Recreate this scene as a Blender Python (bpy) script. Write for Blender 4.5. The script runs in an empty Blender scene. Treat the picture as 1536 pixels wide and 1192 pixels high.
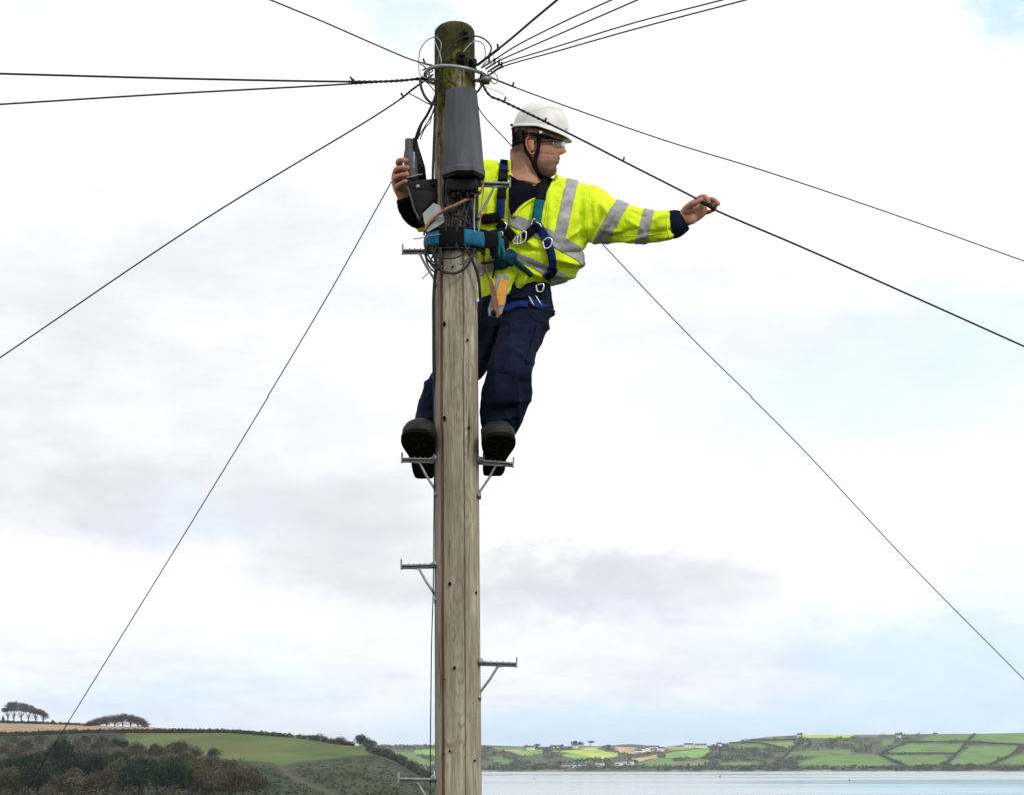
import bpy, bmesh, math, random
import numpy as np
from mathutils import Vector, Matrix, noise
from mathutils.bvhtree import BVHTree
random.seed(7); np.random.seed(7); noise.seed_set(3)
R = math.radians
SC = bpy.context.scene
COL = SC.collection

# ------------------------------------------------------------------ camera, sky, sun
EYE = 30.0                                   # metres above the water
HAZE = 0.000065
FPX = 3200.0
TILT = math.atan((1117 - 596) / FPX)
cam_d = bpy.data.cameras.new('camera'); cam = bpy.data.objects.new('camera', cam_d); COL.objects.link(cam)
cam.location = (0, 0, EYE); cam.rotation_euler = (math.pi / 2 + TILT, 0, 0)
cam_d.sensor_fit = 'HORIZONTAL'; cam_d.sensor_width = 36; cam_d.lens = 36 * FPX / 1536
cam_d.clip_start = 0.1; cam_d.clip_end = 60000
SC.camera = cam
SC.view_settings.view_transform = 'Standard'; SC.view_settings.look = 'None'
SC.view_settings.exposure = 0.0; SC.view_settings.gamma = 1; SC.view_settings.use_curve_mapping = False
SUN_EL, SUN_AZ = R(40), R(140)               # azimuth clockwise from +Y: behind the camera, to the right
CT, ST = math.cos(TILT), math.sin(TILT)

def ray(u, v):
    a = (u - 768) / FPX; b = (596 - v) / FPX
    return Vector((a, CT - b * ST, ST + b * CT))
def at(u, v, y):
    r = ray(u, v); k = y / r.y
    return Vector((r.x * k, y, EYE + r.z * k))
def proj(p):
    x, y, z = p[0], p[1], p[2] - EYE
    d = y * CT + z * ST; h = -y * ST + z * CT
    return 768 + FPX * x / d, 596 - FPX * h / d
DP = 9.1                                     # distance to the pole
def W(u, v, dy=0.0): return at(u, v, DP + dy)
def M(px, dy=0.0): return px * (DP + dy) * 1.012 / FPX    # pixels at that distance to metres

world = bpy.data.worlds.new('World'); SC.world = world; world.use_nodes = True
WN = world.node_tree; WN.nodes.clear()
def wn(t, **k):
    n = WN.nodes.new(t)
    for a, b in k.items(): setattr(n, a, b)
    return n
def lk(t, a, b): t.links.new(a, b)
def build_world():
    out = wn('ShaderNodeOutputWorld'); bg = wn('ShaderNodeBackground'); bg.inputs['Strength'].default_value = 0.1
    lk(WN, bg.outputs[0], out.inputs[0])
    sky = wn('ShaderNodeTexSky', sky_type='NISHITA'); sky.sun_disc = False
    sky.sun_elevation = SUN_EL; sky.sun_rotation = SUN_AZ; sky.air_density = 1.0; sky.dust_density = 2.0
    tc = wn('ShaderNodeTexCoord')
    # wandering of the cloud edges
    def fbm(scale, zs, detail, rough, off=0):
        mp = wn('ShaderNodeMapping'); mp.inputs['Scale'].default_value = (scale, scale, scale * zs)
        mp.inputs['Location'].default_value = (off, off * .7, off * .3)
        lk(WN, tc.outputs['Generated'], mp.inputs[0])
        nz = wn('ShaderNodeTexNoise'); nz.inputs['Scale'].default_value = 1; nz.inputs['Detail'].default_value = detail
        nz.inputs['Roughness'].default_value = rough
        lk(WN, mp.outputs[0], nz.inputs['Vector']); return nz
    def math_(op, a, b=None, c=None, clamp=False):
        n = wn('ShaderNodeMath', operation=op); n.use_clamp = clamp
        for i, x in enumerate((a, b, c)):
            if x is None: continue
            if isinstance(x, (int, float)): n.inputs[i].default_value = x
            else: lk(WN, x, n.inputs[i])
        return n.outputs[0]
    def smooth(x, lo, hi):
        n = wn('ShaderNodeMapRange', interpolation_type='SMOOTHSTEP')
        lk(WN, x, n.inputs[0]); n.inputs[1].default_value = lo; n.inputs[2].default_value = hi
        return n.outputs[0]
    def mix(f, a, b):
        n = wn('ShaderNodeMix', data_type='RGBA')
        lk(WN, f, n.inputs[0]) if not isinstance(f, (int, float)) else setattr(n.inputs[0], 'default_value', f)
        for i, x in ((6, a), (7, b)):
            if isinstance(x, tuple): n.inputs[i].default_value = (*x, 1)
            else: lk(WN, x, n.inputs[i])
        return n.outputs[2]
    warp = fbm(26, 1.7, 6, .62, 3)
    sub = wn('ShaderNodeVectorMath', operation='SUBTRACT'); lk(WN, warp.outputs['Color'], sub.inputs[0]); sub.inputs[1].default_value = (.5, .5, .5)
    sc_ = wn('ShaderNodeVectorMath', operation='MULTIPLY'); lk(WN, sub.outputs[0], sc_.inputs[0]); sc_.inputs[1].default_value = (.085, 0, .05)
    add = wn('ShaderNodeVectorMath', operation='ADD'); lk(WN, tc.outputs['Generated'], add.inputs[0]); lk(WN, sc_.outputs[0], add.inputs[1])
    def blob(u, v, su, sv):
        d = ray(u, v).normalized()
        s = wn('ShaderNodeVectorMath', operation='SUBTRACT'); lk(WN, add.outputs[0], s.inputs[0]); s.inputs[1].default_value = d
        m = wn('ShaderNodeVectorMath', operation='MULTIPLY'); lk(WN, s.outputs[0], m.inputs[0]); m.inputs[1].default_value = (FPX / su, 6, FPX / sv)
        l = wn('ShaderNodeVectorMath', operation='LENGTH'); lk(WN, m.outputs[0], l.inputs[0])
        return smooth(l.outputs['Value'], 2.0, .1)
    def total(bl):
        t = None
        for u, v, su, sv, w in bl:
            b = math_('MULTIPLY', blob(u, v, su, sv), w)
            t = b if t is None else math_('ADD', t, b)
        return t
    grey = total([(90, 745, 260, 55, 1.2), (150, 640, 300, 90, .6), (400, 420, 260, 80, .5), (80, 480, 200, 100, .35), (60, 520, 110, 60, .4), (535, 810, 115, 80, 1.3), (230, 330, 200, 60, .25), (1000, 440, 150, 50, .3),
                  (865, 884, 200, 38, 2.0), (1240, 500, 210, 60, .3), (300, 1085, 430, 40, .38), (830, 1065, 260, 30, .2), (1180, 1075, 260, 30, .2),
                  (1380, 985, 260, 30, .7), (1420, 1050, 230, 26, .5), (1030, 1010, 250, 26, .2), (90, 200, 200, 50, .12)])
    cyan = total([(590, 14, 75, 42, .6), (1532, 4, 42, 52, .9), (20, 10, 70, 30, .25), (1310, 585, 270, 85, .5), (350, 1010, 160, 34, .22), (300, 780, 90, 26, .3),
                  (1150, 940, 380, 40, .2), (1430, 1085, 260, 30, .45), (880, 1100, 260, 34, .5), (1500, 470, 120, 60, .3), (130, 1050, 220, 30, .2),
                  (1500, 880, 90, 60, .3), (1400, 1000, 200, 50, .4)])
    big = fbm(9, 2.6, 8, .6, 11); streak = fbm(22, 5.5, 7, .62, 5)
    g2 = math_('MULTIPLY', smooth(big.outputs[0], .50, .76), .30)
    g3 = math_('MULTIPLY', smooth(streak.outputs[0], .44, .74), .45)
    low = wn('ShaderNodeSeparateXYZ'); lk(WN, tc.outputs['Generated'], low.inputs[0])
    lowm = smooth(low.outputs['Z'], .085, .0)          # air near the horizon is duller, all round
    g3 = math_('MULTIPLY', g3, math_('MULTIPLY_ADD', lowm, 1.1, .25))
    puff = fbm(17, 2.0, 7, .56, 21); pf = smooth(puff.outputs[0], .36, .64)          # crisp heads and hollow bases of the cumulus
    pb = fbm(38, 3.2, 7, .55, 31); pf2 = smooth(pb.outputs[0], .40, .62)
    grey = math_('MULTIPLY', grey, math_('ADD', math_('MULTIPLY_ADD', pf, .75, .50), math_('MULTIPLY', pf2, .12)))
    g3 = math_('ADD', g3, math_('MULTIPLY', math_('MULTIPLY', pf, pf2), math_('MULTIPLY_ADD', lowm, .42, .05)))
    gt = math_('ADD', math_('ADD', g2, g3), grey)
    gt = math_('ADD', gt, math_('MULTIPLY', lowm, .06)); gt = math_('DIVIDE', gt, math_('ADD', gt, 1.25))      # rolls off, never goes flat
    white = (11.0, 11.0, 11.05)
    shade = (5.9, 6.15, 7.3)
    cloud = mix(gt, white, shade)
    ct = math_('ADD', cyan, math_('MULTIPLY', smooth(big.outputs['Color'], .62, .8), .15), None, True)
    ct = math_('ADD', ct, math_('MULTIPLY', lowm, .26), None, True)
    tint = wn('ShaderNodeMix', data_type='RGBA', blend_type='MULTIPLY'); tint.inputs[0].default_value = 1
    blue = mix(.10, (7.0, 9.5, 11.9), sky.outputs[0])
    lk(WN, mix(ct, cloud, blue), bg.inputs['Color'])
build_world()
sd = bpy.data.lights.new('sun', 'SUN'); sun = bpy.data.objects.new('sun', sd); COL.objects.link(sun)
sd.energy = 1.5; sd.angle = R(12); sd.color = (1, .95, .87)
sun_dir = Vector((math.sin(SUN_AZ) * math.cos(SUN_EL), math.cos(SUN_AZ) * math.cos(SUN_EL), math.sin(SUN_EL)))
sun.rotation_euler = (-sun_dir).to_track_quat('-Z', 'Y').to_euler()

# ------------------------------------------------------------------ materials
def mat(name, col, rough=.7, metal=0.0, var=0.0, scale=8.0, stretch=(1, 1, 1), bump=0.0, bscale=None, col2=None, spec=None, detail=6, attr=False, sheen=0, bdist=.004, lo=.35, hi=.65):
    m = bpy.data.materials.new(name); m.use_nodes = True; t = m.node_tree; b = t.nodes['Principled BSDF']
    b.inputs['Base Color'].default_value = (*col, 1); b.inputs['Roughness'].default_value = rough; b.inputs['Metallic'].default_value = metal
    if spec is None and rough >= .7: spec = .2
    if spec is not None: b.inputs['Specular IOR Level'].default_value = spec
    if sheen: b.inputs['Sheen Weight'].default_value = sheen
    tc = t.nodes.new('ShaderNodeTexCoord'); mp = t.nodes.new('ShaderNodeMapping'); lk(t, tc.outputs['Object'], mp.inputs[0]); mp.inputs['Scale'].default_value = stretch
    src = None
    if attr:
        a = t.nodes.new('ShaderNodeAttribute'); a.attribute_name = 'Col'; src = a.outputs['Color']
    if var or col2:
        n = t.nodes.new('ShaderNodeTexNoise'); n.inputs['Scale'].default_value = scale; n.inputs['Detail'].default_value = detail; n.inputs['Roughness'].default_value = .62
        lk(t, mp.outputs[0], n.inputs['Vector'])
        mr = t.nodes.new('ShaderNodeMapRange'); lk(t, n.outputs[0], mr.inputs[0]); mr.inputs[1].default_value = lo; mr.inputs[2].default_value = hi
        x = t.nodes.new('ShaderNodeMix'); x.data_type = 'RGBA'; lk(t, mr.outputs[0], x.inputs[0])
        if attr:
            x.blend_type = 'MIX'
            h = t.nodes.new('ShaderNodeMix'); h.data_type = 'RGBA'; h.blend_type = 'MULTIPLY'; h.inputs[0].default_value = 1; lk(t, src, h.inputs[6]); h.inputs[7].default_value = (1 - var, 1 - var, 1 - var, 1)
            h2 = t.nodes.new('ShaderNodeMix'); h2.data_type = 'RGBA'; h2.blend_type = 'MULTIPLY'; h2.inputs[0].default_value = 1; lk(t, src, h2.inputs[6]); h2.inputs[7].default_value = (1 + var, 1 + var, 1 + var, 1)
            lk(t, h.outputs[2], x.inputs[6]); lk(t, h2.outputs[2], x.inputs[7])
        else:
            c2 = col2 or tuple(c * (1 + var) for c in col); c1 = col if col2 else tuple(c * (1 - var) for c in col)
            x.inputs[6].default_value = (*c1, 1); x.inputs[7].default_value = (*c2, 1)
        src = x.outputs[2]
    if src is not None: lk(t, src, b.inputs['Base Color'])
    if bump:
        n2 = t.nodes.new('ShaderNodeTexNoise'); n2.inputs['Scale'].default_value = bscale or scale * 3; n2.inputs['Detail'].default_value = 5
        lk(t, mp.outputs[0], n2.inputs['Vector'])
        bp = t.nodes.new('ShaderNodeBump'); bp.inputs['Strength'].default_value = bump; bp.inputs['Distance'].default_value = bdist
        lk(t, n2.outputs[0], bp.inputs['Height']); lk(t, bp.outputs[0], b.inputs['Normal'])
    return m

MT = dict(
    hiviz=mat('fluorescent_yellow_cloth', (.71, .91, .018), .75, var=.10, scale=11, bump=.5, bscale=30, bdist=.006, sheen=.1),
    tape=mat('silver_retroreflective_tape', (.34, .34, .36), .45, var=.1, scale=30, bump=.3, bscale=60, bdist=.002),
    navy=mat('navy_work_cloth', (.0042, .0084, .025), .9, var=.35, scale=10, bump=.6, bscale=40, bdist=.005, spec=.12),
    shirt=mat('dark_navy_knit', (.0025, .003, .008), .9, var=.2, scale=20, bump=.3, bscale=80, spec=.1),
    skin=mat('skin', (.4, .2, .14), .55, attr=True, var=.14, scale=60, bump=.35, bscale=220, bdist=.002),
    hair=mat('dark_brown_hair', (.018, .011, .008), .7, var=.4, scale=60, stretch=(1, 1, .2), bump=.8, bscale=160),
    helmet=mat('white_helmet_plastic', (.74, .745, .74), .42, var=.09, scale=14, bump=.05, bscale=20),
    black=mat('black_rubber', (.005, .005, .006), .6, spec=.25, var=.3, scale=25, bump=.25, bscale=60),
    blackweb=mat('black_webbing', (.004, .004, .005), .85, spec=.15, bump=.5, bscale=200, var=.3, scale=40),
    blueweb=mat('blue_webbing', (.008, .022, .13), .8, spec=.15, bump=.5, bscale=200, var=.2, scale=40),
    teal=mat('teal_webbing', (.005, .13, .17), .8, bump=.5, bscale=150, var=.25, scale=40),
    tealdark=mat('dark_teal_cloth', (.002, .038, .055), .85, spec=.15, bump=.6, bscale=60, var=.35, scale=18),
    padblue=mat('blue_pad_cloth', (.008, .12, .24), .7, bump=.4, bscale=120, var=.25, scale=30),
    metal=mat('galvanised_steel', (.30, .32, .33), .5, metal=.55, var=.22, scale=40, bump=.3, bscale=80, bdist=.002),
    shiny=mat('bright_buckle_steel', (.62, .64, .66), .28, metal=.9),
    cable=mat('black_cable_sheath', (.020, .020, .024), .6, spec=.3, var=.25, scale=60),
    cableblue=mat('dark_blue_cable_sheath', (.014, .018, .055), .6, var=.25, scale=60),
    grey=mat('grey_weathered_plastic', (.060, .066, .082), .6, var=.38, scale=9, stretch=(1, 1, .25), bump=.2, bscale=90, bdist=.002),
    plate=mat('pale_grey_metal_plate', (.34, .37, .38), .6, var=.14, scale=30),
    rope=mat('tan_rope', (.36, .19, .10), .9, var=.35, scale=90, bump=.6, bscale=200),
    yellow=mat('orange_yellow_plastic', (.80, .36, .03), .45, var=.12, scale=30),
    red=mat('red_plastic', (.6, .02, .02), .5),
    leather=mat('tan_strap', (.26, .14, .10), .8, var=.3, scale=40),
    boot=mat('scuffed_black_leather', (.004, .004, .004), .6, spec=.3, col2=(.010, .0095, .009), scale=18, bump=.5, bscale=70, bdist=.003),
    sole=mat('black_boot_sole', (.004, .004, .004), .85, spec=.1, var=.3, scale=30, bump=.4, bscale=90),
    hole=mat('dark_rusted_hole', (.012, .008, .006), .9),
    rust=mat('rusty_bolt', (.05, .025, .015), .8, var=.4, scale=50),
    glassm=mat('clear_lens', (.75, .85, .95), .05),
    eyew=mat('eye_white', (.55, .5, .48), .3),
    eyed=mat('eye_iris', (.02, .012, .01), .2),
    ground=mat('field_soil_and_grass', (.1, .1, .1), .95, attr=True, var=.22, scale=.035, stretch=(1, .35, 1), bump=.5, bscale=.4, bdist=.5),
    bark=mat('bark', (.060, .050, .042), .9, var=.3, scale=2),
    stone=mat('pale_render_wall', (.82, .81, .78), .9, var=.06, scale=.5),
    slate=mat('grey_slate_roof', (.10, .10, .11), .8, var=.2, scale=1),
    dkglass=mat('dark_window_glass', (.03, .035, .04), .15),
)
g = MT['glassm'].node_tree.nodes['Principled BSDF']; g.inputs['Transmission Weight'].default_value = .85; g.inputs['IOR'].default_value = 1.2; g.inputs['Alpha'].default_value = .45
def leafmat(name, c1, c2, s=.25): return mat(name, c1, .9, col2=c2, scale=s, detail=8, spec=.15)
LEAF = dict(brown=leafmat('brown_bare_twigs', (.050, .044, .026), (.135, .112, .066)), olive=leafmat('olive_leaves', (.042, .044, .018), (.120, .112, .048)),
            dark=leafmat('dark_evergreen_leaves', (.008, .022, .014), (.026, .060, .030)), grey=leafmat('grey_brown_twigs', (.052, .048, .034), (.118, .104, .074)),
            twig=leafmat('dark_twigs', (.070, .062, .060), (.125, .110, .10)), far=leafmat('far_wood_leaves', (.034, .054, .036), (.082, .096, .058), .02),
            scrub=leafmat('scrub_leaves', (.030, .036, .018), (.078, .076, .040), .12), heath=leafmat('heath_leaves', (.034, .050, .020), (.062, .074, .030), .1), hedge=leafmat('hedge_leaves', (.026, .034, .022), (.060, .062, .038), .1))

# pole timber: grain, brown stain line, moss at the head
def wood_material(knots=()):
    m = mat('weathered_pole_timber', (.3, .25, .2), .9); t = m.node_tree; b = t.nodes['Principled BSDF']
    b.inputs['Specular IOR Level'].default_value = .15
    tc = t.nodes.new('ShaderNodeTexCoord')
    def nz(scale, st, detail=7, dist=0.0, rough=.6):
        mp = t.nodes.new('ShaderNodeMapping'); mp.inputs['Scale'].default_value = st; lk(t, tc.outputs['Object'], mp.inputs[0])
        n = t.nodes.new('ShaderNodeTexNoise'); n.inputs['Scale'].default_value = scale; n.inputs['Detail'].default_value = detail; n.inputs['Distortion'].default_value = dist
        n.inputs['Roughness'].default_value = rough
        lk(t, mp.outputs[0], n.inputs['Vector']); return n.outputs[0]
    def rng(x, a, c, lo=0, hi=1):
        r = t.nodes.new('ShaderNodeMapRange'); lk(t, x, r.inputs[0]); r.inputs[1].default_value = a; r.inputs[2].default_value = c; r.inputs[3].default_value = lo; r.inputs[4].default_value = hi
        return r.outputs[0]
    def mx(f, a, c):
        x = t.nodes.new('ShaderNodeMix'); x.data_type = 'RGBA'
        if isinstance(f, float): x.inputs[0].default_value = f
        else: lk(t, f, x.inputs[0])
        for i, q in ((6, a), (7, c)):
            if isinstance(q, tuple): x.inputs[i].default_value = (*q, 1)
            else: lk(t, q, x.inputs[i])
        return x.outputs[2]
    def ma(op, a, c=0.0):
        n = t.nodes.new('ShaderNodeMath'); n.operation = op
        for i, q in ((0, a), (1, c)):
            if isinstance(q, (int, float)): n.inputs[i].default_value = q
            else: lk(t, q, n.inputs[i])
        return n.outputs[0]
    grain = nz(55, (1, 1, .07), 9, .7); patch = nz(5, (1, 1, .25)); fine = nz(150, (1, 1, .06), 5)
    # flame figure in the planed face
    wv = t.nodes.new('ShaderNodeTexWave'); wv.inputs['Scale'].default_value = 11; wv.inputs['Distortion'].default_value = 14; wv.inputs['Detail'].default_value = 3; wv.inputs['Detail Scale'].default_value = 1.2
    mp = t.nodes.new('ShaderNodeMapping'); mp.inputs['Scale'].default_value = (1, 1, .16); lk(t, tc.outputs['Object'], mp.inputs[0]); lk(t, mp.outputs[0], wv.inputs['Vector'])
    c = mx(rng(grain, .36, .66), (.245, .215, .170), (.54, .49, .41))
    c = mx(ma('MULTIPLY', rng(wv.outputs['Fac'], .62, .95),  .6), c, (.36, .285, .17))
    c = mx(rng(patch, .50, .70, 0, .6), c, (.42, .37, .30))
    c = mx(rng(fine, .56, .70, 0, .6), c, (.085, .07, .052))
    knot = nz(9, (1, 1, .45), 3, 1.5); c = mx(rng(knot, .66, .74, 0, .6), c, (.17, .12, .07)); dirt = nz(3.2, (1.5, 1.5, .35), 8); chk = nz(42, (1, 1, .045), 3, .2, .5); c = mx(rng(chk, .66, .70, 0, .75), c, (.06, .05, .04)); c = mx(rng(dirt, .48, .66, 0, .6), c, (.19, .165, .125))
    yel = nz(4.5, (1, 1, .12), 3); c = mx(rng(yel, .58, .72, 0, .45), c, (.32, .25, .10))
    xyz = t.nodes.new('ShaderNodeSeparateXYZ'); lk(t, tc.outputs['Object'], xyz.inputs[0])
    for kx, kz, ks in knots:                                       # grain swirling round knots
        vm = t.nodes.new('ShaderNodeVectorMath'); vm.operation = 'SUBTRACT'; lk(t, tc.outputs['Object'], vm.inputs[0]); vm.inputs[1].default_value = (kx, 0, kz)
        v2 = t.nodes.new('ShaderNodeVectorMath'); v2.operation = 'MULTIPLY'; lk(t, vm.outputs[0], v2.inputs[0]); v2.inputs[1].default_value = (1 / ks, 0, .38 / ks)
        v3 = t.nodes.new('ShaderNodeVectorMath'); v3.operation = 'LENGTH'; lk(t, v2.outputs[0], v3.inputs[0])
        dd = ma('ADD', v3.outputs['Value'], ma('MULTIPLY', ma('SUBTRACT', grain, .5), .9))
        dd = ma('ADD', dd, ma('MULTIPLY', ma('SUBTRACT', patch, .5), 1.6))
        sn = rng(ma('SINE', ma('MULTIPLY', dd, 15)), .1, 1); msk = rng(v3.outputs['Value'], 1.25, .35)
        c = mx(ma('MULTIPLY', ma('MULTIPLY', sn, msk), .62), c, (.22, .165, .085))
    # brown line of resin and rust down the left of the face (object x near -.058), wandering a little
    wob = ma('MULTIPLY', ma('SUBTRACT', nz(1.6, (0, 0, 1), 3), .5), .012)
    wx = ma('ADD', xyz.outputs['X'], wob)
    line = rng(ma('ABSOLUTE', ma('ADD', wx, .0600)), .0085, .0035)
    front = rng(xyz.outputs['Y'], .0, -.02)
    line = ma('MULTIPLY', line, ma('MULTIPLY', front, rng(nz(7, (1, 1, .2)), .35, .6, .55, 1)))
    c = mx(line, c, (.13, .055, .035))
    # greenish left rim
    c = mx(ma('MULTIPLY', rng(xyz.outputs['X'], -.082, -.098), .55), c, (.15, .16, .07))
    # crack right of centre
    crack = rng(ma('ABSOLUTE', ma('SUBTRACT', wx, .034)), .0032, .0010); c = mx(ma('MULTIPLY', crack, ma('MULTIPLY', front, .6)), c, (.10, .08, .06))
    # moss and lichen on the pole head
    H = 1.0
    mo = nz(16, (1, 1, .5), 7); mz = rng(xyz.outputs['Z'], WOOD_TOP - 1.05, WOOD_TOP - .02, -.22, .28)
    moss = rng(ma('ADD', mo, mz), .46, .60)
    mcol = mx(rng(nz(30, (1, 1, 1)), .36, .60), (.020, .023, .007), (.17, .165, .030))
    c = mx(moss, c, mcol)
    dk = rng(ma('ADD', nz(9, (1, 1, .3), 6), mz), .64, .76); c = mx(ma('MULTIPLY', dk, .8), c, (.03, .028, .018))
    lk(t, c, b.inputs['Base Color'])
    bp = t.nodes.new('ShaderNodeBump'); bp.inputs['Strength'].default_value = 1; bp.inputs['Distance'].default_value = .011
    lk(t, ma('ADD', ma('ADD', grain, ma('MULTIPLY', fine, .5)), ma('MULTIPLY', ma('ADD', line, crack), -.7)), bp.inputs['Height']); lk(t, bp.outputs[0], b.inputs['Normal'])
    return m

# ------------------------------------------------------------------ mesh helpers
def wloc(o):
    v = Vector((0, 0, 0))
    while o is not None: v = v + Vector(o.location); o = o.parent
    return v
def tag(o, label=None, cat=None, group=None, kind=None):
    for k, x in (('label', label), ('category', cat), ('group', group), ('kind', kind)):
        if x: o[k] = x
    return o
def empty(name, loc, label, cat, group=None):
    o = bpy.data.objects.new(name, None); COL.objects.link(o); o.location = loc; o.empty_display_size = .1
    return tag(o, label, cat, group)
def link_mesh(name, me, m, parent=None, origin=None):
    """me holds world coordinates; they are made local to origin / parent."""
    o = bpy.data.objects.new(name, me); COL.objects.link(o)
    if m is not None:
        me.materials.clear(); me.materials.append(m)
    off = wloc(parent) if parent else Vector((0, 0, 0))
    org = Vector(origin) if origin is not None else off
    if len(me.vertices): me.transform(Matrix.Translation(-org))
    o.location = org - off
    if parent: o.parent = parent
    return o
def catmull(pts, n=6):
    P = [np.array(p, float) for p in pts]
    if len(P) < 3:
        return [tuple(P[0] + (P[1] - P[0]) * i / n) for i in range(n + 1)]
    P = [2 * P[0] - P[1]] + P + [2 * P[-1] - P[-2]]; out = []
    for i in range(1, len(P) - 2):
        for k in range(n):
            t = k / n; a, b, c, d = P[i - 1:i + 3]
            out.append(tuple(.5 * (2 * b + (c - a) * t + (2 * a - 5 * b + 4 * c - d) * t * t + (3 * b - a - 3 * c + d) * t ** 3)))
    out.append(tuple(P[-2])); return out
class MB:
    def __init__(s): s.v = []; s.f = []
    def add(s, vs, fs):
        b = len(s.v); s.v += [tuple(v) for v in vs]; s.f += [tuple(i + b for i in f) for f in fs]; return s
    def tube(s, pts, r, sides=8, r2=None, ref=None, cap=True, power=2.0):
        pts = [Vector(p[:3]) for p in pts]; n = len(pts)
        r = [r] * n if isinstance(r, (int, float)) else r; r2 = r if r2 is None else ([r2] * n if isinstance(r2, (int, float)) else r2)
        a = Vector(ref) if ref is not None else None; vs = []
        for i, p in enumerate(pts):
            t = (pts[min(i + 1, n - 1)] - pts[max(i - 1, 0)]).normalized()
            if a is None: a = t.orthogonal()
            x = (Vector(ref) if ref is not None else a); x = (x - t * x.dot(t)).normalized(); a = x; y = t.cross(x)
            for k in range(sides):
                th = 2 * math.pi * k / sides; c, q = math.cos(th), math.sin(th)
                if power != 2.0: c = math.copysign(abs(c) ** (2 / power), c); q = math.copysign(abs(q) ** (2 / power), q)
                vs.append(p + x * (c * r[i]) + y * (q * r2[i]))
        fs = [(i * sides + k, i * sides + (k + 1) % sides, (i + 1) * sides + (k + 1) % sides, (i + 1) * sides + k) for i in range(n - 1) for k in range(sides)]
        if cap: fs += [tuple(reversed(range(sides))), tuple(range((n - 1) * sides, n * sides))]
        return s.add(vs, fs)
    def ball(s, c, r, seg=12, rings=8):
        c = Vector(c); r = (r, r, r) if isinstance(r, (int, float)) else r; vs = []
        for i in range(1, rings):
            ph = math.pi * i / rings
            for k in range(seg):
                th = 2 * math.pi * k / seg; vs.append(c + Vector((r[0] * math.sin(ph) * math.cos(th), r[1] * math.sin(ph) * math.sin(th), r[2] * math.cos(ph))))
        b = len(vs); vs += [c + Vector((0, 0, r[2])), c - Vector((0, 0, r[2]))]
        fs = [(i * seg + k, (i + 1) * seg + k, (i + 1) * seg + (k + 1) % seg, i * seg + (k + 1) % seg) for i in range(rings - 2) for k in range(seg)]
        fs += [(b, k, (k + 1) % seg) for k in range(seg)] + [(b + 1, (rings - 2) * seg + (k + 1) % seg, (rings - 2) * seg + k) for k in range(seg)]
        return s.add(vs, fs)
    def box(s, c, size, X=(1, 0, 0), Y=(0, 1, 0), bev=0.0):
        X = Vector(X).normalized(); Z = X.cross(Vector(Y)).normalized(); Y = Z.cross(X); a, b, d = [q / 2 for q in size]; c = Vector(c)
        bm = bmesh.new(); bmesh.ops.create_cube(bm, size=1)
        for v in bm.verts: v.co = Vector((v.co.x * 2 * a, v.co.y * 2 * b, v.co.z * 2 * d))
        if bev: bmesh.ops.bevel(bm, geom=bm.edges[:], offset=bev, segments=2, affect='EDGES', profile=.5)
        bm.verts.index_update()
        s.add([c + X * v.co.x + Y * v.co.y + Z * v.co.z for v in bm.verts], [[v.index for v in f.verts] for f in bm.faces]); bm.free(); return s
    def prism(s, poly, y0, y1):
        """outline of (x, z) points given depth from y0 to y1"""
        n = len(poly); vs = [(x, y0, z) for x, z in poly] + [(x, y1, z) for x, z in poly]
        return s.add(vs, [tuple(range(n)), tuple(reversed(range(n, 2 * n)))] + [(i, i + n, (i + 1) % n + n, (i + 1) % n) for i in range(n)])
    def mesh(s, name='m', smooth=True):
        me = bpy.data.meshes.new(name); me.from_pydata(s.v, [], s.f); me.update()
        if smooth: me.polygons.foreach_set('use_smooth', [True] * len(me.polygons))
        return me
    def build(s, name, m, parent=None, smooth=True, origin=None, solid=0, bevel=0):
        me = s.mesh(name, smooth)
        bm = bmesh.new(); bm.from_mesh(me); bmesh.ops.recalc_face_normals(bm, faces=bm.faces)
        if bevel: bmesh.ops.bevel(bm, geom=[e for e in bm.edges if e.is_manifold and e.calc_face_angle(0) > .5], offset=bevel, segments=2, affect='EDGES', profile=.5)
        bm.to_mesh(me); bm.free()
        if smooth and bevel: me.polygons.foreach_set('use_smooth', [True] * len(me.polygons))
        o = link_mesh(name, me, m, parent, origin)
        if solid:
            k = o.modifiers.new('solid', 'SOLIDIFY'); k.thickness = solid; k.offset = 0
        return o
def union(mb, voxel, smooth_it=3, fac=.5):
    """one continuous surface out of overlapping volumes"""
    me = mb.mesh('tmp'); bm = bmesh.new(); bm.from_mesh(me); bmesh.ops.recalc_face_normals(bm, faces=bm.faces); bm.to_mesh(me); bm.free()
    o = bpy.data.objects.new('tmp', me); COL.objects.link(o)
    k = o.modifiers.new('r', 'REMESH'); k.mode = 'VOXEL'; k.voxel_size = voxel; k.use_smooth_shade = True
    k = o.modifiers.new('s', 'SMOOTH'); k.iterations = smooth_it; k.factor = fac
    dg = bpy.context.evaluated_depsgraph_get(); dg.update()
    out = bpy.data.meshes.new_from_object(o.evaluated_get(dg), depsgraph=dg)
    bpy.data.objects.remove(o); bpy.data.meshes.remove(me)
    out.polygons.foreach_set('use_smooth', [True] * len(out.polygons)); return out
def vco(me):
    a = np.empty(len(me.vertices) * 3); me.vertices.foreach_get('co', a); return a.reshape(-1, 3)
def vno(me):
    a = np.empty(len(me.vertices) * 3); me.vertices.foreach_get('normal', a); return a.reshape(-1, 3)
def setco(me, a): me.vertices.foreach_set('co', a.ravel()); me.update()
def projn(a):
    x, y, z = a[:, 0], a[:, 1], a[:, 2] - EYE
    d = y * CT + z * ST; h = -y * ST + z * CT
    return 768 + FPX * x / d, 596 - FPX * h / d
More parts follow.
